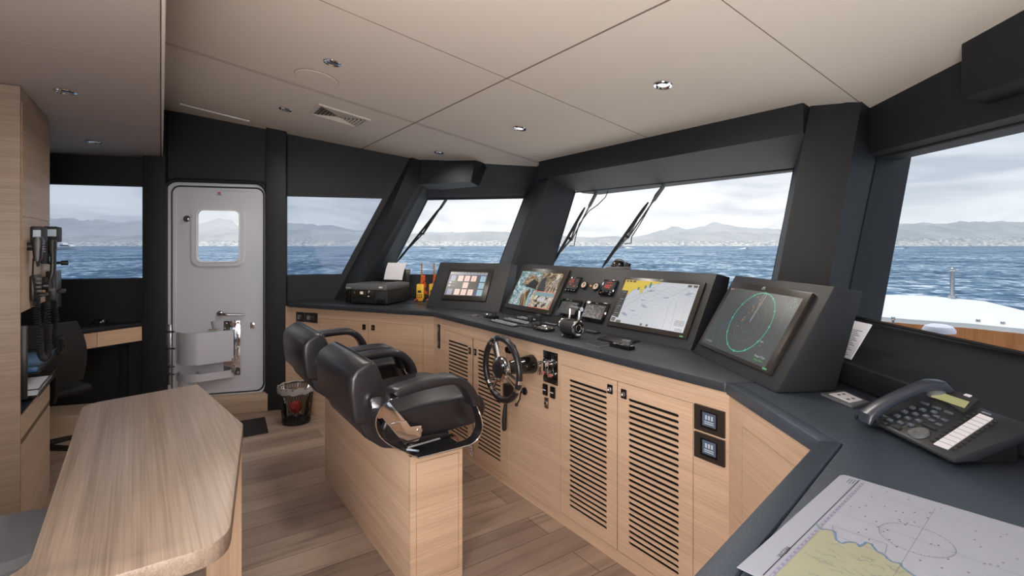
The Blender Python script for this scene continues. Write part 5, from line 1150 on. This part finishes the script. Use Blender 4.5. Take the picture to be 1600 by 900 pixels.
# nautical chart
simple('chart_paper', (.37,.40,.48), .75)
NM = frame((.6886,1.059,.9236), -49.1)
t = thing('nautical_chart', 'paper nautical chart with pale green land and a compass ring, on the chart table', 'chart', NM)
out_ = [(0.012,0),(.66,0),(.66,-.47),(0,-.47),(0,-.012),(.004,-.003)]
a = B(); a.prism(out_, -.0006, 0); a.build('sheet', t, mat='chart_paper')
def np_(px, py): h = hit(NM, px, py, 2, 0); return h.x, h.y
bx = (np_(1336.7,750.4)[0]+np_(1208.4,891.7)[0])/2
a = B().m('ink'); a.line2((bx,-.006),(bx,-.46),.0016,.0003); a.m('chart_lilac')
for k in range(60): 
    if k % 2: a.flat([(bx+.007,-.01-k*.0075),(bx+.010,-.01-k*.0075),(bx+.010,-.0175-k*.0075),(bx+.007,-.0175-k*.0075)], .0003)
a.m('chart_lilac').line2((bx+.0065,-.006),(bx+.0065,-.46),.0006,.0003); a.line2((bx+.0105,-.006),(bx+.0105,-.46),.0006,.0003)
a.build('border', t, smooth=0)
rot = Matrix.Rotation(R(90),4,'Z')
a = B().m('ink'); x, y = np_(1226,863); a.text('WGS84', .012, Matrix.Translation((x,y,.0004)) @ Matrix.Rotation(R(90),4,'Z'))
for k in range(4):
    x, y = np_(1325,752+k*2.5); a.line2((bx-.014+.0045*k,-.012),(bx-.014+.0045*k,-.036-.004*(k % 2)),.0011,.0004)
a.build('printing', t, smooth=0)
lz = [(1277,820),(1283,827),(1300,829),(1306,832),(1305,842),(1313,849),(1328,848),(1337,848),(1345,855),(1352,848),(1362,850),(1370,861),(1382,868),(1392,877),(1405,880),(1412,888)]
shore = [np_(*p) for p in lz]; rs_ = random.Random(8); fine = []
for p, q in zip(shore, shore[1:]):
    for k in range(4): f_ = k/4; fine.append((p[0]+(q[0]-p[0])*f_+rs_.uniform(-.0015,.0015), p[1]+(q[1]-p[1])*f_+rs_.uniform(-.0015,.0015)))
end = (fine[-1][0]+.16, -.40); land = [(bx+.012, fine[0][1])]+fine+[end, (end[0]+.05,-.465), (bx+.012,-.465)]
tri = geometry.tessellate_polygon([[Vector((*p,0)) for p in land]]); a = B().m('chart_land'); a.add([(*p,.0003) for p in land], [tuple(q) for q in tri])
a.m('chart_shore').poly2(fine+[end], .0035, .0005)
a.m('ink_grey')
for k in range(80):
    x0_, y0_ = bx+.02+rs_.random()*.16, -.46+rs_.random()*.13*1.3; pts = [(x0_+.004*j+.003*math.sin(j*1.7+k), y0_+.004*math.sin(j*.9+k*2)) for j in range(6)]
    if y0_ < fine[min(len(fine)-1, max(0, int((x0_-bx)/.19*len(fine))))][1]-.02: a.poly2(pts, .0006, .0006)
a.build('land', t, smooth=0)
a = B().m('chart_lilac'); qs = [np_(*p) for p in ((1301,822),(1386,851),(1383,866),(1302,836))]; a.poly2(qs, .0012, .0006, closed=True); a.m('ink_grey')
cr_ = Vector((*np_(1432.6,840.4),0)); e_ = [Vector((*np_(*p),0)) for p in ((1373,828),(1494,859),(1408,818),(1470,866))]; rr_ = ((e_[0]-e_[1]).length)/2; cr_ = (e_[0]+e_[1])/2
n = 90
for k in range(n): q = 2*math.pi*k/n; a.line2((cr_.x+rr_*math.cos(q), cr_.y+rr_*math.sin(q)), (cr_.x+rr_*.93*math.cos(q), cr_.y+rr_*.93*math.sin(q)) if k % 3 == 0 else (cr_.x+rr_*.97*math.cos(q), cr_.y+rr_*.97*math.sin(q)), .0008, .0004)
a.poly2([(cr_.x+rr_*math.cos(q*.126), cr_.y+rr_*math.sin(q*.126)) for q in range(50)], .0005, .0004); a.line2((cr_.x,-.03),(cr_.x,-.46),.0005,.0004); a.line2((bx+.012,cr_.y),(.65,cr_.y),.0005,.0004); a.line2((bx+.012,-.055),(.65,-.055),.0004,.0004)
for k in range(260):
    x_, y_ = bx+.02+rs_.random()*.55, -.015-rs_.random()*.44
    idx = min(len(fine)-1, max(0, int((x_-bx)/.19*len(fine))))
    if y_ > fine[idx][1]+.01 or x_ > end[0]: a.flat([(x_,y_),(x_+.0026,y_),(x_+.0026,y_+.0032),(x_,y_+.0032)], .0004)
a.build('compass_and_soundings', t, smooth=0)
# papers behind the radar pod
q = [pY(1326,503.5,1.93), pY(1351,507,1.86), pY(1324,563,1.72), pY(1308,560,1.78)]
pb = Vector((1.20,1.80,.995)); a = B()
M5 = frame((1.176,1.90,.997), -88) @ Matrix.Rotation(R(-60),4,'X')
M5 = frame((1.190,1.98,.998), -88) @ Matrix.Rotation(R(-32),4,'X')
t = thing('paper_booklet', 'white printed paper booklet leaning behind the radar pod', 'paper', M5)
a.box(-.02,.19,-.002,.002,0,.145); a.build('sheet', t, mat='paper'); a = B()
for k in range(16): a.box(.06,.17-.01*(k % 3),-.0026,-.0022,.012+k*.0065,.0145+k*.0065)
a.build('printed_line', t, mat='ink_grey')
# ================================================================ helm seats
PU, PV = .933, 2.53
pe = SI @ pz(0,0,0) if False else None
pA = hit(S, 508, 745, 2, 0); pB = hit(S, 641, 714, 2, .558); pC_ = hit(S, 725, 695, 2, .558)
px0, px1 = -3.168, -1.89; py0, py1 = .815, 1.052; PZ = .558
t = thing('seat_pedestal', 'long oak box pedestal under the two helm chairs', 'pedestal', S)
a = B(); a.box(px0, px1-.016, py0, py1, 0, PZ, .002); a.build('body', t, mat='oak'); a = B(); a.box(px0+.01, px1-.012, py0+.01, py1-.01, PZ, PZ+.003); a.build('top_pad', t, mat='rubber')
a = B(); Mq = Matrix(((0,1,0,0),(1,0,0,0),(0,0,1,0),(0,0,0,1)))
a.plate(rect(py0, py1, 0, PZ), [rect(py0+.026, py1-.018, .04, PZ-.03)], px1-.016, px1, Mq); a.build('end_frame', t, mat='oak')
a = B(); a.box(px1-.014, px1-.001, py0+.028, py1-.020, .042, PZ-.032); a.build('end_door', t, mat='oak')

def vp(px, py, v): h = hit(S, px, py, 0, -v); return h.y-.93, h.z-PZ   # (forward, up) inside the seat
def make_seat():
    M_ = S @ Matrix.Translation((-2.2,.93,PZ)); t = thing('helm_chair', 'near black leather helm chair with chrome side frame, closest to the wheel', 'chair', M_, 'pair of helm chairs')
    hw = .262
    def soft(prof_, x0, x1, bev, mat, name, sub=2, parent=None, dome=0):
        b = B(); b.prism(prof_, x0, x1, ax='x', bev=bev, seg=4); return b.build(name, parent or t, mat=mat, smooth=50)
    soft([(-.20,.045),(.10,.040),(.22,.045),(.27,.075),(.285,.12),(.262,.165),(.19,.188),(0,.182),(-.19,.165),(-.22,.11)], -hw+.01, hw-.01, .022, 'chair_leather', 'seat_cushion')
    soft([(-.322,.150),(-.27,.145),(-.225,.155),(-.190,.250),(-.215,.345),(-.236,.385),(-.262,.392),(-.318,.362),(-.338,.335),(-.340,.28),(-.332,.20)], -hw, hw, .020, 'chair_leather', 'backrest')
    soft([(-.30,.155),(-.23,.16),(-.17,.10),(-.05,.05),(.10,.04),(.10,.012),(-.10,.004),(-.20,.03),(-.275,.09)], -.24, .24, .012, 'chair_leather', 'seat_shell')
    a = B(); a.box(-.15,.15,-.09,.10,-.0,.045,.004); a.build('seat_base', t, mat='plastic_black')
    for sg in (1, -1):
        x = .318*sg
        loop = [(-.165,.262),(-.215,.252),(-.252,.225),(-.268,.180),(-.255,.130),(-.215,.085),(-.150,.040),(-.100,.008),(-.085,.004),(.0,.003),(.10,.003),(.150,.006),(.185,.030),(.200,.070),(.190,.120),(.168,.165),(.145,.200)]
        def crv(pts, n=4):
            o = []
            for i in range(len(pts)-1):
                p0, p1, p2, p3 = pts[max(i-1,0)], pts[i], pts[i+1], pts[min(i+2,len(pts)-1)]
                for k in range(n):
                    f_ = k/n; o.append(tuple(.5*((2*p1[j])+(-p0[j]+p2[j])*f_+(2*p0[j]-5*p1[j]+4*p2[j]-p3[j])*f_*f_+(-p0[j]+3*p1[j]-3*p2[j]+p3[j])*f_**3) for j in (0,1)))
            return o+[pts[-1]]
        lp = crv(loop); a = B(); n = len(lp); vs = []
        for i, (y, z) in enumerate(lp):
            b0_ = lp[max(i-1,0)]; b1_ = lp[min(i+1,n-1)]; d_ = Vector((b1_[0]-b0_[0], b1_[1]-b0_[1])).normalized(); nn = Vector((-d_.y, d_.x))*.003
            vs += [(x-.027*1, y-nn.x, z-nn.y), (x+.027, y-nn.x, z-nn.y), (x+.027, y+nn.x, z+nn.y), (x-.027, y+nn.x, z+nn.y)]
        a.add(vs, [(4*i+j, 4*i+(j+1) % 4, 4*i+4+(j+1) % 4, 4*i+4+j) for i in range(n-1) for j in range(4)]+[(3,2,1,0),(4*n-4,4*n-3,4*n-2,4*n-1)])
        fr = a.build('side_frame', t, mat='chair_leather')
        a = B(); 
        for xx in (x-.028, x+.028): a.tube([(xx, y, z) for y, z in lp], .0028, 6)
        a.build('chrome_edge', fr, mat='chrome')
        a = B(); a.sweep(crv([(-.19,.268),(-.175,.276),(-.09,.288),(.02,.292),(.075,.284),(.12,.255),(.150,.215),(.162,.180),(.163,.165)]), .046, .020, Matrix.Translation((x,0,0))); a.build('armrest', t, mat='chair_leather', smooth=60)
        xi = sg*.283
        pl_ = [vp(*q_, 1.917) for q_ in ((592,647),(597,634),(607,627),(634,658),(640,667),(657,665),(657,680),(651,690),(640,703),(628,690))]
        a = B(); a.prism(pl_, xi-.003, xi+.003, ax='x', bev=.001); a.build('side_plate', t, mat='chrome')
        pl_ = [vp(*q_, 1.917) for q_ in ((608,662),(633,656),(640,666),(657,663.5),(657.5,679),(652,688),(632,691))]
        a = B(); a.prism(pl_, xi+sg*.004, xi+sg*.009, ax='x', bev=.001); a.cyl((xi+sg*.010,-.065,.092),(xi+sg*.014,-.065,.092),.009,seg=12); a.build('recline_plate', t, mat='chrome')
        a = B(); a.cyl((xi-.006*sg,-.242,.235),(xi+.012*sg,-.242,.235),.024,seg=20); a.cyl((xi-.006*sg,-.232,.190),(xi+.010*sg,-.232,.190),.018,seg=20); a.box(xi-.004,xi+.006*sg+.0005,-.262,-.214,.185,.235); a.build('hinge', t, mat='chrome')
        a = B(); a.tube([(xi+.016*sg,-.12,.035),(xi+.018*sg,.02,.042)], .005, 8); a.tube([(xi+.016*sg,-.13,.03),(xi+.016*sg,-.075,.012)], .008, 8); a.build('release_lever', t, mat='chrome')
    a = B(); a.box(-.22,.22,-.10,.13,-.0,.004); a.build('mounting_plate', t, mat='steel')
    a = B(); q0, q1 = vp(727,697,1.98), vp(736,748,1.98); a.prism([(.126,.004),(.142,.004),(.172,-.165),(.166,-.180),(.149,-.180),(.134,-.165)], .18, .235, ax='x', bev=.003); a.build('footrest_arm', t, mat='walnut')
    return t
s1 = make_seat()
s2 = copytree(s1, S @ Matrix.Translation((-2.98,.93,PZ))); s2['label'] = 'far black leather helm chair, partly hidden behind the nearer one'

# ================================================================ table, stool
def roundpoly(pts, rad, n=8):
    out = []; k = len(pts)
    for i in range(k):
        p = Vector(pts[i]); a_ = (Vector(pts[i-1])-p); b_ = (Vector(pts[(i+1) % k])-p); r_ = rad[i]; ang = a_.angle(b_); d_ = min(r_/math.tan(ang/2), a_.length*.45, b_.length*.45)
        s_, e_ = p+a_.normalized()*d_, p+b_.normalized()*d_
        for j in range(n+1):
            f_ = j/n; out.append(tuple(s_*(1-f_)**2+p*2*f_*(1-f_)+e_*f_**2))
    return out
ZTb = .74
T_ = [pz(122,632,ZTb), pz(309,600,ZTb), pz(380,662,ZTb)]
c1_, c2_ = pz(357,838,ZTb), pz(20,905,ZTb)
d_ = (pz(40,880,ZTb)-pz(110,680,ZTb)).normalized()
e_l = pz(110,680,ZTb)+d_*1.7
e_r = pz(367,780,ZTb)
poly = [(T_[0].x+.02,T_[0].y), (T_[1].x,T_[1].y), (T_[2].x,T_[2].y), (c1_.x+.012,c1_.y-.02), (pz(170,902,ZTb).x,pz(170,902,ZTb).y), (pz(25,900,ZTb).x,pz(25,900,ZTb).y)]
dn = (Vector(poly[4])-Vector(poly[3])).normalized(); poly[4] = tuple(Vector(poly[3])+dn*.62); dl = Vector((d_.x,d_.y)); poly[5] = tuple(Vector(poly[0])+dl*1.33)
out_ = roundpoly(poly, [.09,.02,.015,.10,.08,.08])
dt = math.degrees(math.atan2(d_.y, d_.x))+90; TM = frame((poly[3][0]-.3, poly[3][1]+.3, 0), dt); TI = TM.inverted()
t = thing('table', 'light oak table with angled corners in the foreground', 'table', TM)
lp = [(TI @ Vector((x, y, 0))).xy for x, y in out_]
a = B(); a.prism(lp, ZTb-.045, ZTb, bev=.003); a.build('tabletop', t, mat='oak_table')
def leg(p, nm='leg'):
    q = TI @ Vector((*p,0)); a = B(); a.box(q.x-.055,q.x+.05,q.y-.05,q.y+.05,0,ZTb-.046,.003); a.build('leg', t, mat='oak_vert')
leg((-1.000,1.755)); leg((-.74,1.10)) if False else None
leg((-1.50,1.95)); leg((-.98,1.02))
p = pz(30,905,.46); t = thing('stool', 'grey fabric stool half hidden under the table', 'stool', frame((-1.62,1.60,0), 20))
a = B(); a.lathe([(0,.40),(.17,.40),(.195,.42),(.20,.45),(.185,.475),(.12,.485),(0,.487)], seg=36); a.build('seat', t, mat='grey_cloth'); a = B(); a.lathe([(0,0),(.16,0),(.165,.012),(.04,.03),(.028,.06),(.028,.40),(0,.40)]); a.build('pedestal', t, mat='steel')

# ================================================================ port aft cabinet with radios
KM = frame(uv(-.52, 0), math.degrees(math.atan2(PT.y, PT.x)))
def kx(px, py, y=0): h = hit(KM, px, py, 1, y); return h.x, h.z
v0 = kx(32.5,300)[0]; v1 = kx(78,300)[0]; zs = kx(78,347)[1]; zn1 = kx(78,468)[1]; zn0 = .635
t = thing('tall_cabinet', 'tall oak cabinet with an open niche at the left edge', 'cabinet', KM)
a = B(); a.box(v0,v1,.004,.65,zn1,2.116,.002); a.build('upper_body', t, mat='oak_side')
a = B(); a.box(v0,v1,.004,.65,0,zn0,.002); a.build('lower_body', t, mat='oak_side')
a = B(); a.box(v0,v1,.26,.65,zn0,zn1); a.box(v0,v0+.02,.004,.26,zn0,zn1); a.build('niche', t, mat='oak_side')
a = B(); a.box(v0-.012,v0-.0005,.0,.65,0,2.116,.001); a.build('end_panel', t, mat='oak_shaded')  # panel added to carry the near side's shade as a darker colour
a = B(); a.box(v0+.03,v1-.006,0,.004,zs+.003,2.06); a.build('upper_door', t, mat='oak_side'); a = B(); a.box(v0+.03,v1-.006,0,.004,zn1+.004,zs-.003); a.build('radio_panel', t, mat='oak_side')
a = B(); a.box(v0+.004,v1-.006,0,.004,zn0-.11,zn0-.004); d1_ = a.build('drawer', t, mat='oak_side'); a = B(); a.box(v0+.004,v1-.006,.001,.0035,zn0-.135,zn0-.112); a.build('finger_groove', t, mat='wood_gap'); a = B(); a.box(v0+.004,v1-.006,0,.004,.03,zn0-.138); a.build('lower_door', t, mat='oak_side')
a = B(); a.box(v0+.022,v1,.0,.255,zn0+.0,zn0+.006); a.build('niche_base', t, mat='leather_lip')
def kv(px, py, v):
    """point seen at px,py standing over station v along the cabinet side"""
    r = ray(px, py); Y = v/r.dot(PT); return Vector((v, -(Y*r.dot(FW)+.52), H+r.z*Y))
def kthing(name, label, cat, px, py, v, group=None): p = kv(px, py, v); return thing(name, label, cat, KM @ Matrix.Translation((v, 0, p.z)), group)
t = kthing('wall_radio', 'upper grey radio set on the cabinet behind the fist microphone', 'radio', 55, 366, 3.37); a = B(); a.box(-.035,.12,-.042,-.001,-.038,.038,.005); a.build('body', t, mat='plastic_matt'); a = B(); a.box(-.0365,-.0345,-.038,-.010,-.020,.020); a.build('display', t, mat='s_line')
t = kthing('wall_radio', 'upper black radio set at the cabinet corner behind the handset', 'radio', 75, 366, 3.72); a = B(); a.box(-.05,.12,-.055,-.001,-.042,.042,.005); a.build('body', t, mat='plastic_matt'); a = B(); a.box(-.0515,-.0495,-.052,-.012,-.012,.026); a.build('display', t, mat='s_line'); a = B(); a.cyl((.09,-.055,-.16),(.09,-.085,-.16),.014,seg=12); a.cyl((.09,-.001,-.16),(.09,-.055,-.16),.007,seg=8); a.build('knob', t, mat='plastic_black')
t = kthing('wall_radio', 'lower black radio panel with ribbed knobs on the cabinet', 'radio', 58, 449, 3.37); a = B(); a.box(-.05,.14,-.018,-.001,-.060,.060,.004); a.build('body', t, mat='plastic_black')
for k in range(4): a = B(); a.cyl((-.02,-.038,-.018+k*.020),(-.02,-.018,-.018+k*.020),.008,seg=12); a.build('knob', t, mat='plastic_grey')
a = B(); a.cyl((.03,-.060,.004),(.03,-.018,.004),.020,seg=16); a.build('dial', t, mat='plastic_black'); a = B(); a.box(-.02,.06,-.055,-.018,-.045,-.030,.004); a.build('cord_hook', t, mat='plastic_matt')
t = kthing('wall_radio', 'lower radio panel at the cabinet corner beside the window', 'radio', 79, 448, 3.80); a = B(); a.box(-.07,.10,-.045,-.001,-.12,.09,.004); a.build('body', t, mat='plastic_black'); a = B(); a.box(-.0715,-.0695,-.040,-.012,-.02,.07); a.build('display', t, mat='plastic_grey'); a = B(); a.box(-.05,.02,-.075,-.045,-.035,-.015,.004); a.build('cord_hook', t, mat='plastic_matt')
t = kthing('fist_microphone', 'black fist microphone clipped on the cabinet, left of the handset', 'microphone', 53, 389, 3.28)
a = B(); a.loft([[(y*1.0, -.036+x*sx__, z) for x, y in rr(-.018,.018,-.026,.026,.009,3)] for z, sx__ in ((-.058,.5),(-.045,.8),(.0,1.0),(.035,1.15),(.050,1.0),(.058,.7))]); a.build('body', t, mat='plastic_black')
a = B(); a.cyl((0,-.036,-.085),(0,-.036,-.056),.005,.009,10); a.build('strain_relief', t, mat='rubber'); a = B(); a.cyl((-.0,-.018,.012),(-.0,-.0,.012),.020,seg=14); a.build('clip', t, mat='plastic_black')
a = B()
for k in range(5): a.box(-.02,.02,-.060,-.054,-.015+.012*k,-.009+.012*k)
a.build('side_ridge', t, mat='plastic_grey')
t = kthing('telephone_handset', 'long black telephone handset hanging at the cabinet corner', 'handset', 74, 412, 3.61)
a = B(); a.loft([[(y, -.042+x*sx__+yo, z) for x, y in rr(-.012,.012,-.024,.024,.008,3)] for z, sx__, yo in ((-.130,.7,-.0),(-.118,1.2,.004),(-.09,1.1,.008),(-.05,.9,-.004),(.03,.9,-.006),(.06,1.1,-.004),(.085,1.6,.0),(.118,1.7,.0),(.126,1.2,.0))]); a.build('grip', t, mat='plastic_black')
a = B(); a.box(-.03,.03,-.030,-.001,.0,.11,.006); a.box(-.03,.03,-.030,-.001,-.12,-.07,.006); a.build('cradle', t, mat='plastic_matt')
def coil(name, label, pts, r_, turns, wr, group='coiled cords'):
    W = [KM @ Vector(p) for p in pts]; n = turns*9; out = []
    def at_(f_):
        f_ = f_*(len(W)-1); i = min(int(f_), len(W)-2); g = f_-i; p0, p1, p2, p3 = W[max(i-1,0)], W[i], W[i+1], W[min(i+2,len(W)-1)]
        return .5*((2*p1)+(-p0+p2)*g+(2*p0-5*p1+4*p2-p3)*g*g+(-p0+3*p1-3*p2+p3)*g**3)
    for i in range(n+1):
        f_ = i/n; c = at_(f_); tg = (at_(min(f_+.01,1))-at_(max(f_-.01,0))).normalized(); u_ = tg.cross(Vector((.3,.8,.1))).normalized(); w2 = tg.cross(u_); q = 2*math.pi*turns*f_; out.append(c+(u_*math.cos(q)+w2*math.sin(q))*r_)
    a = B(); a.tube(out, wr, 5); return one(name, a, label, 'cord', mat='rubber', group=group)
coil('coiled_cord', 'coiled black cord hanging from the lower radio panel, left one', [kv(57,466,3.36),kv(58,500,3.36),kv(62,545,3.37),kv(69,560,3.40),kv(75,548,3.44),kv(74,515,3.46),kv(72,472,3.48)], .013, 66, .0032)
coil('coiled_cord', 'coiled black cord looping lowest beside the trays, right one', [kv(84,470,3.70),kv(88,500,3.70),kv(86,530,3.68),kv(93,552,3.68),kv(99,545,3.68),kv(94,528,3.68),kv(85,538,3.66)], .011, 56, .0030)
a = B(); a.tube([KM @ kv(*p) for p in ((52,404,3.28),(51,430,3.29),(55,455,3.32),(60,470,3.34))], .0035, 6); one('microphone_cord', a, 'thin straight black cord under the fist microphone', 'cord', mat='rubber')
a = B(); a.tube([KM @ kv(*p) for p in ((72,458,3.58),(72,490,3.55),(62,522,3.45),(58,535,3.42))], .003, 6); one('handset_cord', a, 'thin black cord between the two coiled cords', 'cord', mat='rubber')
# trays, folder, monitor in the niche
x0_, x1_ = v0+.20, v1-.01
for zt_, ins, lab, mm_ in ((zn0+.145, 0, 'upper black mesh tray holding a blue folder', 'blue_tray'), (zn0+.03, 1, 'lower black mesh tray holding white papers', 'paper')):
    t = thing('document_tray', lab, 'tray', KM @ Matrix.Translation((x0_, 0, zt_)), 'mesh document trays'); L = x1_-x0_
    a = B(); 
    for k in range(12): a.box(L*k/11-.0012,L*k/11+.0012,-.03,.20,0,.002)
    for k in range(10): a.box(0,L,-.03+.024*k-.0012,-.03+.024*k+.0012,0,.002)
    for k in range(18): a.box(L*k/17-.001,L*k/17+.001,-.032,-.030,0,.035)
    a.box(0,L,-.0325,-.0295,.015,.017); a.build('mesh', t, mat='plastic_black')
    a = B(); a.tube([(0,.2,.04),(0,-.03,.038),(L,-.03,.038),(L,.2,.04)], .003, 6); a.build('rim', t, mat='plastic_black')
    a = B()
    if ins: a.box(.03,L-.05,-.02,.16,.004,.009,0); 
    else: a.box(.02,L-.02,-.025,.17,.004,.028,.003)
    one('paper_stack' if ins else 'folder', a, 'white papers lying in the lower mesh tray' if ins else 'blue folder lying in the upper mesh tray', 'paper' if ins else 'folder', KM @ Matrix.Translation((x0_,0,zt_)), mm_)
t = thing('monitor', 'narrow black monitor seen edge on inside the cabinet niche', 'screen', KM @ Matrix.Translation((v0+.075,.04,zn0+.006)))
a = B(); a.box(-.012,.012,-.05,.17,.05,.39,.004); a.build('panel', t, mat='plastic_black'); a = B(); a.box(.0125,.0135,-.04,.16,.065,.345); a.build('screen', t, mat='s_lblue'); a = B(); a.box(-.04,.06,.02,.12,0,.008,.002); a.box(-.008,.008,.055,.075,.008,.06); a.build('foot', t, mat='plastic_black')

# ================================================================ port aft desk, chair, mouse
A1, B1 = pz(122.7,522.7,.76), pz(224,509.3,.76); dd = (B1-A1).normalized(); A0 = A1-dd*.55
wp0 = MW @ Vector((wx(225),-.035,0)); wp1 = MW @ Vector((wx(225)-1.0,-.035,0))
t = thing('desk', 'dark topped corner desk with oak drawers under the port window', 'desk', frame((A1.x, A1.y, 0), 0))
o2 = Vector((A1.x, A1.y)); B2 = MW @ Vector((wx(224,-.09)-.002, -.09, 0))
pts = [A0, A1, B1, Vector((wp0.x-.005,wp0.y-.0,0)), wp1, A0+Vector((-.55,.1,0))]
a = B(); a.prism([(p.x-o2.x,p.y-o2.y) for p in pts], .762, .79, bev=.003); a.build('desk_top', t, mat='leather_lip')
nn = Vector((-dd.y, dd.x, 0))
for q0, q1 in ((-.50,-.004-.0),(.0,.118),(.121,(B1-A1).length-.004)):
    qs = [A1+dd*q0+nn*.012, A1+dd*q1+nn*.012, A1+dd*q1+nn*.03, A1+dd*q0+nn*.03]; a = B(); a.prism([(p.x-o2.x,p.y-o2.y) for p in qs], .645, .758); a.build('drawer', t, mat='oak')
qs = [A0+nn*.032, B1-dd*.02+nn*.032, B1-dd*.02+nn*.06, A0+nn*.06]; a = B(); a.prism([(p.x-o2.x,p.y-o2.y) for p in qs], .63, .76); a.build('apron', t, mat='wall_dark')
for p in (A0+nn*.08, B1-dd*.1+nn*.09): a = B(); a.box(p.x-o2.x-.02,p.x-o2.x+.02,p.y-o2.y-.02,p.y-o2.y+.02,.186,.762); a.build('leg', t, mat='wall_dark')
m_ = pz(156,503.5,.795); t = thing('mouse', 'small black computer mouse on the port desk', 'mouse', frame((m_.x, m_.y, .7905), 30)); a = B(); a.lathe([(.032,0),(.033,.008),(.026,.022),(.012,.028),(0,.029)], Matrix.Diagonal((1.5,.95,1,1))); a.build('shell', t, mat='gloss_black'); a = B(); a.cyl((.03,0,.02),(.03,0,.027),.005,seg=8); a.build('wheel', t, mat='plastic_grey')
# raised step
s0, s1_ = pz(84,653.3,.184), pz(121.3,648,.184); sd = FW; e0 = s0-sd*.3; e1_ = s0+sd*.80
a = B(); pw = [e0, e1_, MW @ Vector((wx(262,-.12),-.13,0)), MW @ Vector((-2.4,-.13,0)), e0+PT*.4]
a.prism([(p.x,p.y) for p in pw], 0, .184); one('step', a, 'low oak step along the port side behind the table', 'step', mat='oak_side')
t = thing('office_chair', 'black office chair facing the port desk', 'chair', frame((-3.00,3.22,0), 64))
a = B(); rings = []
for i in range(9):
    f_ = i/8; z_ = .53+.385*f_; w2_ = .165+.03*math.sin(math.pi*f_)-.035*f_; ring_ = []
    for q in range(20):
        an = 2*math.pi*q/20; cx_ = math.copysign(abs(math.cos(an))**.5, math.cos(an)); cy_ = math.copysign(abs(math.sin(an))**.5, math.sin(an)); xx = cx_*w2_; ring_.append((xx, -.17+cy_*.018-.05*(xx/.22)**2*-1-.03*math.sin(math.pi*f_)+.0, z_))
    rings.append(ring_)
a.loft(rings); a.build('backrest', t, mat='rubber', smooth=60)
a = B(); a.box(-.23,.23,-.14,.30,.43,.49,.03,seg=3); a.build('seat', t, mat='wall_dark'); a = B(); a.cyl((0,.08,.10),(0,.08,.43),.03); a.build('gas_column', t, mat='plastic_black'); a = B(); a.tube([(0,.05,.42),(0,-.16,.43),(0,-.20,.52),(0,-.195,.66)], .02, 8); a.build('back_support', t, mat='plastic_black')
for k in range(5):
    q = R(72*k+20); a = B(); e_ = Vector((.28*math.cos(q), .08+.28*math.sin(q), .07)); a.tube([(0,.08,.11), e_], [.024,.015], 8); a.build('base_arm', t, mat='plastic_black')
    a = B(); a.cyl(e_+Vector((-.012,0,-.044)), e_+Vector((.012,0,-.044)), .0255, seg=14); a.build('caster', t, mat='rubber')

# ================================================================ bin and mat
p = pz(463,659,0); t = thing('waste_bin', 'black mesh waste bin with a clear liner beside the port cabinet', 'bin', frame((p.x,p.y,0), 0))
a = B(); n = 40
for k in range(n):
    q = 2*math.pi*k/n; 
    for s_ in (-1,1):
        pts = [((.100+.030*f_/6)*math.cos(q+s_*f_*.10), (.100+.030*f_/6)*math.sin(q+s_*f_*.10), .01+.27*f_/6) for f_ in range(7)]; a.tube(pts, .0013, 3)
a.build('mesh_wall', t, mat='plastic_black')
a = B(); a.lathe([(0,.001),(.106,.001),(.108,.02),(.103,.022),(.1,.008),(0,.006)]); a.build('base', t, mat='plastic_black'); a = B(); a.tube([(.132*math.cos(q*.157),.132*math.sin(q*.157),.283) for q in range(40)], .005, 8, closed=True); a.build('rim', t, mat='plastic_black')
a = B(); rings = []
for z_, r_ in ((.02,.085),(.12,.098),(.24,.115),(.292,.130),(.296,.137),(.27,.139),(.245,.1375)): rings.append([((r_+.004*math.sin(q*3.1+z_*40))*math.cos(2*math.pi*q/36), (r_+.004*math.sin(q*3.1+z_*40))*math.sin(2*math.pi*q/36), z_+.006*math.sin(q*1.7)) for q in range(36)])
a.loft(rings[:4], cap=False); a.build('liner', t, mat='bag_film'); a = B(); a.loft(rings[3:], cap=False); a.build('liner_fold', t, mat='bag_fold')
a = B(); b_ = bmesh.new(); bmesh.ops.create_icosphere(b_, subdivisions=3, radius=.05)
for v in b_.verts: v.co = v.co*(1+.35*noise.noise(v.co*30)); v.co.z = v.co.z*.9+.12
a.bm(b_); one('crumpled_wrapper', a, 'crumpled red wrapper inside the mesh waste bin', 'rubbish', frame((p.x,p.y,0), 0), 'red_label')
q = [pz(380.5,657.5,0), pz(414,653,0), pz(419.5,676.5,0), pz(380,683.5,0)]; dv_ = (q[3]-q[2]); q[0] = q[1]+dv_*2.4; q[3] = q[2]+dv_*2.4; m0 = sum(q, Vector())/4
t = thing('door_mat', 'black ribbed mat on the floor in front of the white door', 'mat', frame((m0.x,m0.y,.0), 0)); a = B(); a.prism([(p_.x-m0.x,p_.y-m0.y) for p_ in q], .001, .010, bev=.002); a.build('border', t, mat='rubber'); a = B(); a.prism([((p_.x-m0.x)*.9,(p_.y-m0.y)*.85) for p_ in q], .010, .012); a.build('pile', t, mat='wall_dark')
